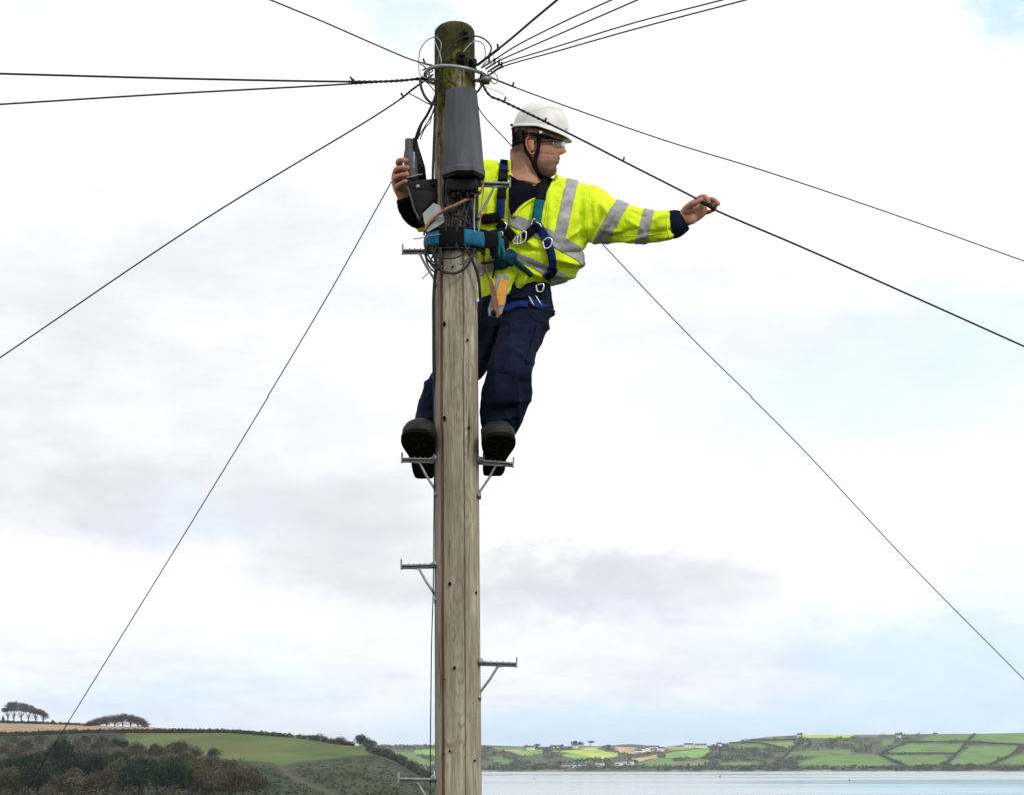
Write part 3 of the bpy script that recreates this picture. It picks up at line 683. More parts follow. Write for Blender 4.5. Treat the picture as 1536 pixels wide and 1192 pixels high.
    # wind-bent clumps on the skyline
    C1 = [(3, 1064), (8, 1055), (16, 1051.5), (27, 1052), (40, 1056), (55, 1062), (66, 1068), (72, 1075)]
    C2 = [(128, 1084), (140, 1078), (150, 1075.5), (165, 1072), (180, 1070.5), (195, 1071), (207, 1075), (216, 1079), (221, 1087)]
    def clump(P, us, under, grp, labels, dd=0):
        for i, (u, w) in enumerate(us):
            r3 = random.Random(int(u) * 3); d = crest_d(u) - 4 + (i % 3) * 3; x = (u - 768) / FPX * CT * d; g = ground_z(x, crest_d(u)) ; k = d / FPX
            e = empty('windswept_tree', (x, d, g - .5), labels[i], 'tree', grp)
            cm = MB()
            for _ in range(34):
                du = r3.uniform(-.55, .55) * w; top = interp(u + du, P); bot = interp(u + du, under)
                top += r3.uniform(-1.4, 1.6)
                if top > bot: bot = top + 2
                for q in range(2):
                    vv = top + 1.2 + (bot - top) * r3.uniform(0, .75)
                    leaf_faces(cm, (du * k, r3.uniform(-3, 3), vtoz(vv, d) - (g - .5)), (1.5, 1.8, min(.85, (bot - top) * k * .4)), 20, .40, r3, shell=.2)
            for _ in range(7):                               # thin twigs that fill the space between the stems
                du = r3.uniform(-.5, .5) * w; bot = interp(u + du, under); vv = bot + r3.uniform(0, .55) * (proj((x, d, g))[1] - bot)
                leaf_faces(cm, (du * k, r3.uniform(-2, 2), vtoz(vv, d) - (g - .5)), (1.2, 1.2, .9), 13, .3, r3, shell=.1)
            o = bpy.data.objects.new('crown', cm.mesh('crown', False)); o.data.materials.append(LEAF['twig']); COL.objects.link(o); o.parent = e
            tm = MB(); bz = vtoz(interp(u, under) - 2, d) - (g - .5)
            tm.tube([(0, 0, -.5), (.15, 0, bz * .5), (r3.uniform(-.4, .4), 0, bz)], [.42, .32, .2], 6)
            for s in (-1, 1): tm.tube([(.1, 0, bz * .45), (s * w * k * .22, 0, bz * .8), (s * w * k * .42, 0, bz + .5)], [.2, .15, .07], 5)
            o = bpy.data.objects.new('trunk', tm.mesh('trunk')); o.data.materials.append(MT['bark']); COL.objects.link(o); o.parent = e
    U1 = [(0, 1066), (16, 1068), (40, 1068), (60, 1071), (72, 1078)]
    clump(C1, [(10, 11), (19, 11), (30, 12), (41, 12), (52, 12), (63, 11)], U1, 'bare windswept trees in the left hilltop clump',
          ['leftmost and tallest leaning tree of the left hilltop clump', 'second windswept tree from the left of the left hilltop clump', 'third windswept tree of the left hilltop clump', 'fourth windswept tree, where the left clump starts to slope down', 'fifth windswept tree of the left hilltop clump, lower than its neighbours', 'rightmost and lowest tree of the left hilltop clump'])
    U2 = [(128, 1089), (140, 1088), (160, 1084), (195, 1083), (210, 1086), (221, 1090)]
    clump(C2, [(135, 12), (147, 12), (159, 12), (171, 12), (183, 12), (195, 12), (206, 11), (215, 9)], U2, 'bare domed trees in the right hilltop clump',
          ['leftmost low tree of the domed hilltop clump', 'second tree from the left of the domed hilltop clump', 'third tree from the left of the domed hilltop clump', 'bare tree just left of the top of the domed clump', 'tallest tree at the top of the domed hilltop clump', 'bare tree just right of the top of the domed clump', 'second tree from the right of the domed hilltop clump', 'rightmost small tree of the domed hilltop clump'])
    for u, w, h, lb in [(3, 5, 4.5, 'thin bare bush at the left picture edge on the skyline'), (78, 8, 3.0, 'low bush right of the left hilltop clump'), (90, 7, 2.2, 'smallest low bush on the ploughed skyline')]:
        d = crest_d(u); x = (u - 768) / FPX * CT * d; var = tree_variant('grey', 1, *SP['grey'][1:])
        put_tree('bush', (x, d, ground_z(x, d) - .6), var, (w / 8 * .36 * 1.2, .4, h / 8), lb, 'bush', 'bushes on the hilltop skyline', u)
    # far hedges
    HG = [([(1319, 1131.5), (1345, 1143), (1360, 1149)], 'far hedge slanting down to the shore at the middle right'), ([(1322, 1130.5), (1380, 1130), (1432, 1130.5)], 'level far hedge between two fields at the middle right'),
          ([(1360, 1113), (1380, 1112.6), (1450, 1112.8), (1536, 1116.5), (1640, 1118)], 'long far hedge across the upper right fields'), ([(1462, 1100.5), (1450, 1113), (1436, 1129), (1418, 1146)], 'far hedge running from the skyline down to the shore'),
          ([(1490, 1145), (1520, 1130), (1534, 1117)], 'far hedge slanting up at the right picture edge'), ([(1320, 1131), (1345, 1120), (1362, 1114)], 'far hedge climbing towards the farm on the right hill'),
          ([(1204, 1108), (1190, 1122), (1175, 1136), (1160, 1146)], 'far hedge below the hilltop barn'), ([(1125, 1109.5), (1150, 1109.5), (1195, 1109)], 'short level far hedge left of the barn'), ([(1095, 1114), (1140, 1114.5), (1180, 1123)], 'far hedge slanting right on the middle hill')]
    for P, lb in HG: hedge(P, 2.2, 2.2, 'far_hedgerow', lb, 'hedges on the far shore', 'far', True, 16)
    mb = MB(); r4 = random.Random(2)
    for _ in range(5200):
        u = r4.uniform(420, 1780); vk = interp(u, SKYL); v = r4.uniform(vk + .4, 1154.6)
        if field_at(u, v) or field_at(u, v - 1.2) or field_at(u, v + .8): continue
        if r4.random() < .30: continue
        if noise.noise((u * .02, v * .09, 4)) < -.22: continue
        p = far_pt(u, v); s = r4.uniform(2.0, 4.6) * (.8 if v < vk + 3 else 1)
        leaf_faces(mb, (p.x, p.y, p.z + s * .35), (s * 1.35, s, s * .7), 13, s * .75, r4)
    for _ in range(700):
        u = r4.uniform(420, 1780); p = far_pt(u, r4.uniform(1149.5, 1154.2)); s = r4.uniform(2, 3.4); leaf_faces(mb, (p.x, p.y, p.z + s * .4), (s * 1.5, s, s * .7), 12, s * .8, r4)
    tag(link_mesh('far_woodland', mb.mesh('far_woodland', False), LEAF['far']), 'dark woods and thickets between the fields of the far shore', kind='stuff')
    for u, vt, w, h, kd, lb in [(862, 1118.5, 13, 13, 'round', 'largest dark tree on the far skyline, right of the pole'), (871, 1118.5, 11, 11, 'round', 'round tree touching the largest one on the far skyline'), (886, 1119, 13, 10, 'flat', 'flat-topped pine on the far skyline'),
                               (806, 1119.5, 11, 8, 'round', 'dark round tree left of the white far house'), (790, 1120, 12, 6, 'round', 'low dark tree on the far skyline nearest the pole'), (912, 1119.5, 12, 6, 'round', 'low round tree right of the far pine'), (843, 1119, 8, 6, 'round', 'small tree between far white houses'),
                               (1200, 1102.3, 10, 7, 'round', 'tree over the pale barn on the right hilltop'), (1350, 1101.5, 9, 7, 'round', 'tree behind the pale farm on the right skyline'), (1403, 1100.5, 9, 5, 'round', 'small tree on the right skyline')]:
        key = ('far_' + kd, 0)
        if key not in VAR:
            c = crown_mesh(31, 10, 10, 700, .9, 9, kd); c.materials.append(LEAF['dark']); t = trunk_mesh(4, 10, .35, 6, 4); t.materials.append(MT['bark']); VAR[key] = (c, t)
        p = at(u, vt, DC - 30); put_tree('skyline_tree', (p.x, p.y, p.z - 1), VAR[key], (w / 10, w / 10, h / 10), lb, 'tree', 'trees on the far skyline', u)
    # far houses
    HS = [(796, 1124, 11, 'white house below the dark trees of the far skyline'), (832, 1123, 14, 'larger white house left of the far pine trees'), (863, 1121.5, 9, 'small pale house under the largest skyline tree'), (957, 1129, 9, 'lowest left house of the far hillside hamlet'), (962, 1126.5, 10, 'second house from the left in the far hamlet'),
          (968, 1125, 11, 'white house at the middle of the far hamlet'), (975, 1123.5, 9, 'upper white house of the far hamlet'), (981, 1127.5, 9, 'white house at the lower right of the far hamlet'), (984, 1123.6, 9, 'upper right house of the far hamlet'), (992, 1125.5, 9, 'rightmost house of the far hamlet'),
          (900, 1148.5, 10, 'white house near the far shore, left one'), (928, 1147, 9, 'white house near the far shore with trees either side'), (936, 1145.5, 9, 'pale house up from the far shore'), (945, 1146, 9, 'rightmost house near the far shore'), (853, 1151.5, 18, 'long pale boathouse at the far waterline'), (874, 1151, 12, 'grey building right of the boathouse at the waterline'),
          (1033, 1120, 14, 'pale building left of the long white one on the far hill'), (1051, 1120.6, 18, 'long white building on the far hill'), (1079, 1119, 7, 'single white house on the slope of the far hill'), (1198, 1105.2, 6, 'pale barn on the right hilltop'), (1348, 1106, 6, 'small pale farmhouse on the right skyline')]
    for i, (u, v, w, lb) in enumerate(HS):
        p = far_pt(u, v); e = empty('far_house', (p.x, p.y - 2, p.z - .8), lb, 'house', 'houses on the far shore'); e.rotation_euler = (0, 0, (i * 1.7 % 1 - .5) * .7)
        h = 4.6; dpt = 6.5
        b = MB().box((0, 0, h / 2), (w, dpt, h)); o = bpy.data.objects.new('wall', b.mesh('wall', False)); o.data.materials.append(MT['stone']); COL.objects.link(o); o.parent = e
        a = w / 2 + .25; y = dpt / 2 + .35; rf = MB().add([(-a, -y, h + .004), (a, -y, h + .004), (a, 0, h + 2.6), (-a, 0, h + 2.6), (-a, y, h + .004), (a, y, h + .004)], [(0, 1, 2, 3), (3, 2, 5, 4), (0, 3, 4), (1, 5, 2), (0, 4, 5, 1)])
        o = bpy.data.objects.new('roof', rf.mesh('roof', False)); o.data.materials.append(MT['slate']); COL.objects.link(o); o.parent = e
        ch = MB().box((a * .7, 0, h + 2.9), (.8, .8, 1.6)); c = bpy.data.objects.new('chimney', ch.mesh('chimney', False)); c.data.materials.append(MT['stone']); COL.objects.link(c); c.parent = o
        for q in range(2 + int(w > 12)):
            wn_ = MB().box((-w * .3 + q * w * .3, -dpt / 2 - .02, h * .55), (1.1, .1, 1.2)); c = bpy.data.objects.new('window', wn_.mesh('window', False)); c.data.materials.append(MT['dkglass']); COL.objects.link(c); c.parent = e
    # mooring buoys
    for u, v, lb in [(1080, 1164, 'small dark mooring buoy nearest the middle of the water'), (1274, 1170, 'small dark mooring buoy on the blue water at right'), (802, 1168, 'pale mooring buoy on the water close to the pole')]:
        r = ray(u, v); k = -EYE / r.z; p = Vector((r.x * k, r.y * k, 0)); e = empty('buoy', p, lb, 'buoy', 'mooring buoys on the estuary')
        b = MB().ball((0, 0, .3), (.7, .7, .62)).build('float', MT['black'] if u > 900 else MT['plate'], e, origin=p) if False else None
        for nm, mm, mb_ in (('float', MT['black'] if u > 900 else MT['metal'], MB().ball((0, 0, .35), (.75, .75, .65))), ('mooring_ring', MT['metal'], MB().tube([(-.2, 0, .95), (-.12, 0, 1.25), (.12, 0, 1.25), (.2, 0, .95)], .05, 6))):
            o = bpy.data.objects.new(nm, mb_.mesh(nm)); o.data.materials.append(mm); COL.objects.link(o); o.parent = e
    # treetop just right of the pole foot, beyond the slope
    d = 95; x = at(738, 1190, d).x; z = at(738, 1196, d).z; var = tree_variant('dark', 0, *SP['dark'][1:])
    put_tree('treetop_bush', (x - .5, d, z - 1.55), var, (.17, .17, .18), 'dark rounded bush top peeping up at the right of the pole foot', 'bush', None)
build_trees()

# ------------------------------------------------------------------ the pole
PB, PT = W(687, 1192), W(682, 36)
def pole_c(z):
    t = (z - PB.z) / (PT.z - PB.z); return Vector((PB.x + (PT.x - PB.x) * t, DP, z))
def pole_r(z):
    t = (z - PB.z) / (PT.z - PB.z); return .0985 + (.0895 - .0985) * t
BASE = pole_c(26.25)
WOOD_TOP = PT.z - BASE.z
LEAN = math.atan2(PT.x - PB.x, PT.z - PB.z)
def pz(u, v, dy=-.1): return W(u, v, dy).z
def on_pole(u, v, off=0.0):
    """point on the pole's face seen at pixel u, v"""
    dy = -.08
    for _ in range(4):
        p = W(u, v, dy); c = pole_c(p.z); r = pole_r(p.z) + off; dx = max(-r * .999, min(r * .999, p.x - c.x)); dy = -math.sqrt(r * r - dx * dx)
    p = W(u, v, dy); c = pole_c(p.z); return Vector((c.x + dx, DP + dy, p.z))
pole = empty('utility_pole', BASE, 'weathered round timber pole with a mossy head, the only pole', 'utility pole')
def kl(u, v, s):
    p = on_pole(u, v) - BASE; q = Matrix.Rotation(-LEAN, 3, 'Y') @ p; return (q.x, q.z, s)
MT['wood'] = wood_material([kl(692, 478, .045), kl(688, 608, .05), kl(700, 655, .03), kl(686, 890, .05), kl(700, 760, .04), kl(690, 1012, .045), kl(694, 1100, .05), kl(704, 560, .03), kl(680, 950, .03), kl(690, 430, .03)])
def build_shaft():
    H = WOOD_TOP; n = 150; sd = 72; zs = list(np.linspace(0, H - .045, n)) + [H - .035, H - .022, H - .011, H - .003, H + .002, H + .003]
    vs = []
    for i, z in enumerate(zs):
        r = pole_r(BASE.z + z); e = z - (H - .045)
        if e > 0: r *= math.sqrt(max(.02, 1 - (min(e, .048) / .05) ** 2)) if e > .01 else .985
        if i == len(zs) - 1: r = .004
        for k in range(sd):
            th = 2 * math.pi * k / sd; q = (math.cos(th) * 3.2, math.sin(th) * 3.2, z * .5)
            d = noise.fractal(q, 1, 2, 3) * .0022 + noise.noise((math.cos(th) * 22, math.sin(th) * 22, z * 1.1)) * .0012
            for a, w, dep in ((math.radians(-127), .03, .004), (math.radians(-70), .02, .0025), (math.radians(-20), .02, .002), (math.radians(100), .04, .006)):
                g = (th - a - .05 * noise.noise((z * .6, a, 0)) + math.pi) % (2 * math.pi) - math.pi
                d -= dep * math.exp(-(g / w) ** 2) * (.6 + .4 * noise.noise((z * .8, a * 3, 2)))
            vs.append(((r + d) * math.cos(th), (r + d) * math.sin(th), z))
    m = len(zs); fs = [(i * sd + k, i * sd + (k + 1) % sd, (i + 1) * sd + (k + 1) % sd, (i + 1) * sd + k) for i in range(m - 1) for k in range(sd)]
    fs += [tuple(range((m - 1) * sd, m * sd))]
    me = bpy.data.meshes.new('timber'); me.from_pydata(vs, [], fs); me.polygons.foreach_set('use_smooth', [True] * len(me.polygons)); me.materials.append(MT['wood'])
    o = bpy.data.objects.new('timber', me); COL.objects.link(o); o.parent = pole; o.rotation_euler = (0, LEAN, 0)
build_shaft()
for i, (u, v, w, h) in enumerate([(667, 487, 2.6, 4.6), (701, 511, 1.8, 2.4), (667, 627, 2.6, 4.2), (703, 641, 1.9, 2.3), (675, 875, 2.6, 3), (714, 888, 1.6, 2.4), (682, 1001, 2.2, 2.8), (675, 1126, 1.6, 2), (712, 1140, 1.5, 2), (667, 1018, 1, 1.4), (666, 1130, 1, 1.8), (681, 374, 1.5, 2), (679, 401, 1.6, 2), (668, 150, 1.4, 2.4)]):
    p = on_pole(u, v, .0035); nrm = (p - pole_c(p.z)).normalized(); t = Vector((0, 0, 1)).cross(nrm).normalized()
    mb = MB(); ring = []
    for k in range(12):
        a = 2 * math.pi * k / 12; j = 1 + .15 * math.sin(k * 2.3 + i); ring.append(p + t * (math.cos(a) * M(w) * j) + Vector((0, 0, math.sin(a) * M(h) * j)) + nrm * .0035)
    inner = [p + (q - p - nrm * .0035) * .72 - nrm * .001 for q in ring]
    mb.add(ring + inner, [(k, (k + 1) % 12, 12 + (k + 1) % 12, 12 + k) for k in range(12)] + [tuple(range(12, 24))])
    mb.build('bolt_hole', MT['hole'], pole)

def step(side, v, tip, dv=0, dy=-.02, back=False):
    """galvanised climbing step: flat bar, upturned end, brace and bolts"""
    edge = 652 if side < 0 else 721
    a, b = W(edge - side * 5, v, dy), W(tip, v + dv, dy)
    X = (b - a).normalized(); L = (b - a).length; up = Vector((0, 0, 1))
    mb = MB(); mb.box((a + b) / 2, (L, .030, .007), X, (0, 1, 0), .0015); mb.box((a + b) / 2 + Vector((0, .011, -.009)), (L, .005, .014), X, (0, 1, 0), .001)
    for k in range(5): mb.box(a.lerp(b, .2 + .15 * k) + up * .0045, (.006, .026, .004), X, (0, 1, 0))
    bar = mb.build('pole_step', MT['metal'], pole, smooth=False)
    MB().box(b + up * .004, (.007, .034, .044), X, (0, 1, 0), .002).build('end_plate', MT['metal'], bar, smooth=False)
    c = a.lerp(b, .58) + Vector((0, 0, -.010)); d = W(edge - side * 2 + side * 1, v + 46, dy)
    MB().tube([c + X * .03, c - X * .01 + Vector((0, 0, -.006)), c.lerp(d, .5), d, d + Vector((0, 0, -.035))], .0055, 8).build('brace', MT['metal'], bar)
    for q, r in ((a + X * .012 + Vector((0, -.012, .002)), .016), (d + Vector((-side * .004, -.008, -.02)), .011)):
        MB().tube([q + Vector((0, .012, 0)), q + Vector((0, -.012, 0))], r, 6).tube([q + Vector((0, -.012, 0)), q + Vector((0, -.018, 0))], r * .55, 8).build('bolt', MT['metal'], bar)
    return bar
step(-1, 376, 604); step(-1, 688, 603, -1); step(-1, 846, 602, 1); step(-1, 1168, 598, -1)
step(1, 275, 765, 1, -.06); step(1, 690, 770, 4); step(1, 992, 775, 2)

# ring head: galvanised hoop held off the pole by lugs
zr = W(690, 114).z
def hoop():
    c = pole_c(zr); R0 = .132; mb = MB()
    P = [c + Vector((R0 * math.cos(t), R0 * math.sin(t), .008 * math.sin(t * 2))) for t in np.linspace(0, 2 * math.pi, 49)]
    mb.tube(P, .0085, 8); o = mb.build('ring_head', MT['metal'], pole)
    for t in (-2.6, -.35, .9, 2.2):
        a = c + Vector((math.cos(t), math.sin(t), 0)) * (pole_r(zr) - .01); b = c + Vector((math.cos(t), math.sin(t), 0)) * (R0 + .004)
        MB().tube([a + Vector((0, 0, -.035)), a.lerp(b, .8) + Vector((0, 0, -.035)), b + Vector((0, 0, -.004))], .008, 6).build('lug', MT['metal'], o)
    q = W(727, 120, -.02); MB().box(q, (.045, .05, .035), bev=.006).build('clamp_block', MT['black'], o)
    q = W(722, 118, -.05); MB().tube([q, q + Vector((.045, 0, -.004))], .013, 10).build('clamp_bolt', MT['metal'], o)
hoop()
def pole_nub(u, v, s):
    p = on_pole(u, v, 0); MB().box(p + Vector((0, -.012, 0)), (s, .03, s * .9), bev=.006).tube([p + Vector((0, -.02, s * .1)), p + Vector((0, -.045, s * .1))], s * .25, 8).build('cable_clamp', MT['black'], pole)
pole_nub(698, 54, .04); pole_nub(693, 88, .05); pole_nub(709, 96, .038)

# grey distribution cover
def cover():
    zt, zb = W(692, 132, -.16).z, W(695, 259, -.17).z; ct, cb = W(692, 132, -.12), W(695, 259, -.12)
    root = empty('distribution_box', (cb.x, DP - .1, zb), 'grey tapered plastic cover bolted to the pole under the ring', 'junction box')
    def sec(c, z, hw, dep, ch):
        return [Vector((c.x - hw, DP - .06, z)), Vector((c.x - hw, DP - .12, z)), Vector((c.x - hw + ch, DP - .12 - dep, z)), Vector((c.x + hw - ch * .72, DP - .12 - dep, z)), Vector((c.x + hw, DP - .12, z)), Vector((c.x + hw, DP - .06, z))]
    S = [sec(ct + Vector((0, 0, 0)), zt + .006, M(21), .035, .035), sec(ct, zt, M(23.6), .045, .042), sec(ct.lerp(cb, .5), (zt + zb) / 2, M(28.4), .062, .054), sec(cb, zb + .03, M(31.4), .077, .064), sec(cb, zb + .022, M(32.6), .082, .065), sec(cb, zb, M(32.4), .082, .065)]
    mb = MB(); n = 6
    for s in S: mb.v += [tuple(p) for p in s]
    mb.f = [(i * n + k, i * n + (k + 1) % n, (i + 1) * n + (k + 1) % n, (i + 1) * n + k) for i in range(len(S) - 1) for k in range(n)] + [tuple(range(n)), tuple(range((len(S) - 1) * n, len(S) * n))]
    mb.build('cover', MT['grey'], root, bevel=.0018, smooth=False)
    r = M(6); p = Vector((cb.x + .004, DP - .195, zb + .10))
    lip = MB(); S2 = sec(cb, zb - .002, M(31.5), .078, .062); S3 = sec(cb, zb - .014, M(30), .07, .06); lip.v = [tuple(q) for q in S2 + S3]; lip.f = [(k, (k + 1) % n, n + (k + 1) % n, n + k) for k in range(n)] + [tuple(range(n)), tuple(range(n, 2 * n))]
    lip.build('base_lip', MT['black'], root, smooth=False)
    base = MB().box(Vector((cb.x - .005, DP - .115, zb - .045)), (.135, .06, .06), bev=.01).box(Vector((cb.x + .05, DP - .09, zb - .035)), (.03, .08, .04), bev=.008)
    base.build('terminal_block', MT['black'], root)
    for i in range(7):
        x = cb.x - .062 + i * .02; z = zb - .05 - .012 * ((i * 2) % 3)
        MB().tube([(x, DP - .125, z + .01), (x, DP - .13, z - .02 - .01 * (i % 3))], .0085, 8).tube([(x, DP - .13, z - .02), (x, DP - .13, z - .03)], .011, 8).build('cable_gland', MT['black'], root)
    for i, (u, v, w) in enumerate([(680, 284, 13), (704, 285, 17)]):
        MB().box(on_pole(u, v, .012), (M(w), .02, M(6)), bev=.004).build('terminal_strip', MT['metal'], root)
    return root
cover()
# black tail cables below the cover, down behind the strap
rt = random.Random(4)
for i, (lb, P) in enumerate([
    ('black tail cable nearest the brown stain line, under the cover', [(669, 262), (665, 290), (667, 320), (664, 350), (662, 400)]), ('black tail cable left of centre under the cover', [(678, 268), (676, 300), (679, 325), (676, 352), (678, 372)]),
    ('looped black tail cable in the middle under the cover', [(687, 268), (690, 295), (696, 312), (688, 330), (684, 360), (686, 372)]), ('black tail cable right of the middle loop', [(700, 268), (698, 290), (701, 310), (706, 330), (703, 362)]),
    ('thick black tail cable at the right under the cover', [(713, 262), (715, 290), (714, 325), (713, 355), (716, 372)]), ('grey tail cable beside the thick black one', [(709, 275), (711, 300), (710, 330), (711, 350)]),
    ('short black tail cable crossing behind the rope', [(694, 268), (684, 290), (672, 305), (668, 335), (672, 352)]), ('black tail cable curling right behind the rope', [(674, 266), (684, 300), (700, 322), (708, 345)]),
    ('second black tail cable from the left under the cover', [(672, 260), (670, 285), (673, 310), (669, 335), (671, 372)]), ('black tail cable bowed left under the middle of the cover', [(684, 262), (680, 285), (675, 305), (682, 335), (681, 352)]),
    ('black tail cable bowed right under the middle of the cover', [(690, 262), (697, 280), (703, 300), (699, 325), (693, 352)]), ('black tail cable in front of the thick right one', [(706, 262), (709, 285), (705, 305), (710, 330), (708, 352)]),
    ('black tail cable crossing from right to left under the cover', [(708, 262), (699, 282), (690, 300), (684, 315), (675, 345)]), ('black tail cable crossing low above the strap', [(668, 300), (676, 318), (688, 326), (702, 336), (712, 348)])]):
    Q = [on_pole(u, v, .012 + .006 * (i % 3)) for u, v in catmull(P, 5)]
    o = MB().tube(Q, M(2.4 if i != 4 else 3.2), 7).build('tail_cable', MT['metal'] if 'grey' in lb else MT['cable'], origin=Q[0]); tag(o, lb, 'cable', 'tail cables under the distribution box')

# ------------------------------------------------------------------ the lineman
PERS = empty('person', W(745, 700, .15), 'man in yellow hi-vis jacket and white helmet standing on the pole steps', 'person')
HD = .33                                            # depth of the head
def rings(mb, S, sides=40, power=2.2):
    """horizontal sections: (v, u centre, half width px, dy centre, half depth m)"""
    S = catmull(S, 4); vs = []
    for v, u, hw, dy, hd in S:
        c = W(u, v, dy); a = M(hw, dy)
        for k in range(sides):
            th = 2 * math.pi * k / sides; x, y = math.cos(th), math.sin(th)
            x = math.copysign(abs(x) ** (2 / power), x); y = math.copysign(abs(y) ** (2 / power), y); vs.append(c + Vector((x * a, y * hd, 0)))
    n = len(S); mb.add(vs, [(i * sides + k, i * sides + (k + 1) % sides, (i + 1) * sides + (k + 1) % sides, (i + 1) * sides + k) for i in range(n - 1) for k in range(sides)] + [tuple(range(sides)), tuple(range((n - 1) * sides, n * sides))])
def limb(mb, P, sides=20, n=5):
    """P: u, v, dy, radius px, radius in depth m"""
    Q = catmull(P, n); mb.tube([W(q[0], q[1], q[2]) for q in Q], [M(q[3], q[2]) for q in Q], sides, r2=[q[4] for q in Q] , ref=None if False else None)
def limb2(mb, P, sides=20, n=5):
    Q = catmull(P, n); pts = [W(q[0], q[1], q[2]) for q in Q]
    mb.tube(pts, [q[4] for q in Q], sides, r2=[M(q[3], q[2]) for q in Q], ref=(0, 1, 0.001))     # first axis lies in depth

def head(mb):
    HS = [(163, 794, 826, .030, 0, 0), (167, 782, 835, .052, 0, 0), (175, 774, 842, .066, 0, 0), (188, 769, 846, .074, 0, 0), (200, 767.5, 846.5, .076, 0, 0), (208, 768, 846.5, .076, 0, 0), (213, 768, 845.5, .075, 1, 0), (217, 769, 842, .073, 2, 0), (221, 769.5, 840.5, .072, 5.5, 0),
          (225, 770, 840, .071, 9.5, 0), (229, 771, 839.5, .070, 12, 0), (232, 772, 839, .069, 9.5, 0), (234.5, 773, 838.6, .067, 2.5, 0), (237, 774, 838.8, .066, 0, 2), (240, 775, 838.6, .065, 0, 4), (242.5, 777, 838, .063, 0, 2), (245, 778, 837.6, .062, 0, 3.8), (248, 780, 836, .060, 0, .4), (252, 782, 835.5, .056, 0, 0),
          (257, 786, 836, .050, 0, 0), (262, 790, 834, .043, 0, 0), (266, 795, 828, .034, 0, 0), (269, 801, 820, .02, 0, 0)]
    Q = catmull(HS, 3); sd = 56; vs = []; yaw = -.14; F = Vector((math.cos(yaw), math.sin(yaw), 0)); L = Vector((-F.y, F.x, 0))
    for v, b, f, w, nose, lip in Q:
        cx = (b + f) / 2; c = W(cx, v, HD); a = M((f - b) / 2, HD)
        for k in range(sd):
            th = 2 * math.pi * k / sd; x, y = math.cos(th), math.sin(th); g = abs((th + math.pi) % (2 * math.pi) - math.pi)
            px = a * math.copysign(abs(x) ** .92, x); py = w * y * (1 - .10 * x)
            if v > 236 and x > 0: py *= 1 - .12 * x
            px += M(nose, HD) * math.exp(-(g / .17) ** 2) + M(nose, HD) * .10 * math.exp(-((g - .25) / .12) ** 2)
            px += M(lip, HD) * .75 * math.exp(-(g / .34) ** 2)
            if 205 < v < 226: px -= .010 * math.exp(-((g - .45) / .2) ** 2) * math.exp(-((v - 216) / 5) ** 2)        # eye sockets
            if 222 < v < 250 : py *= 1 + .05 * math.exp(-((v - 228) / 7) ** 2) * max(0, x)
            vs.append(c + F * px + L * py)
    n = len(Q); mb.add(vs, [(i * sd + k, i * sd + (k + 1) % sd, (i + 1) * sd + (k + 1) % sd, (i + 1) * sd + k) for i in range(n - 1) for k in range(sd)] + [tuple(range(sd)), tuple(range((n - 1) * sd, n * sd))])
    # neck, wide and short
    limb2(mb, [(783, 222, HD, 19, .062), (787, 240, HD, 23, .064), (789, 256, HD + .005, 25, .068), (788, 268, HD + .01, 31, .078), (786, 280, HD + .01, 44, .09)])
    # ears: rim, lobe and bowl
    for s in (-1, 1):
        y = HD + s * .080
        E = [(799, 205.5), (793, 206), (789.5, 210), (789.3, 217), (791.5, 224), (795, 230), (799, 232), (801.5, 228)]
        mb.tube([W(u, v, y + s * (.013 if u < 793 else .004)) for u, v in catmull(E, 3)], .0042, 8)
        mb.tube([W(796, 211, y + s * .001), W(796, 218, y + s * .001), W(798, 227, y)], [.017, .017, .010], 12, r2=[.009] * 3, ref=(1, 0, 0))
        mb.tube([W(798.5, 216, y + s * .003), W(799, 221, y + s * .004)], [.004, .004], 8)

def hand_right(mb):      # his left hand, pinching the cable at the right of the picture
    limb2(mb, [(985, 340, .172, 9, .028), (1008, 337, .153, 11, .028), (1024, 330, .14, 12.5, .025), (1036, 321, .135, 16, .020), (1047, 313, .135, 16, .019), (1056, 308, .14, 13, .017)])
    F = [([(1042, 303, .150), (1050, 296.5, .140), (1057, 295.5, .110), (1062, 300, .082), (1063, 304.5, .070)], 4.4, 3.1), ([(1050, 305, .155), (1060, 300, .150), (1069, 300, .128), (1075, 303, .098), (1077, 306, .085)], 4.3, 3.2),
         ([(1052, 311, .150), (1062, 306, .145), (1069, 306, .125), (1073, 309, .10)], 4.1, 3.2), ([(1050, 321, .145), (1059, 319.5, .138), (1066, 317.5, .125), (1072.5, 314.5, .105)], 3.6, 2.7),
         ([(1030, 314, .115), (1037, 307.5, .085), (1045, 303.5, .068), (1052, 300, .066)], 6.2, 3.4)]
    for P, r0, r1 in F:
        Q = catmull(P, 5); n = len(Q); R_ = [M(r0 + (r1 - r0) * i / (n - 1)) * (1 + .10 * math.cos(i / (n - 1) * 2 * math.pi * 2)) for i in range(n)]
        mb.tube([W(*q) for q in Q], R_, 12); mb.ball(W(*Q[-1]), R_[-1] * 1.05)
    mb.ball(W(1036, 329, .120), (M(10), .016, M(9))); mb.ball(W(1033, 316, .112), (M(9), .017, M(7)))
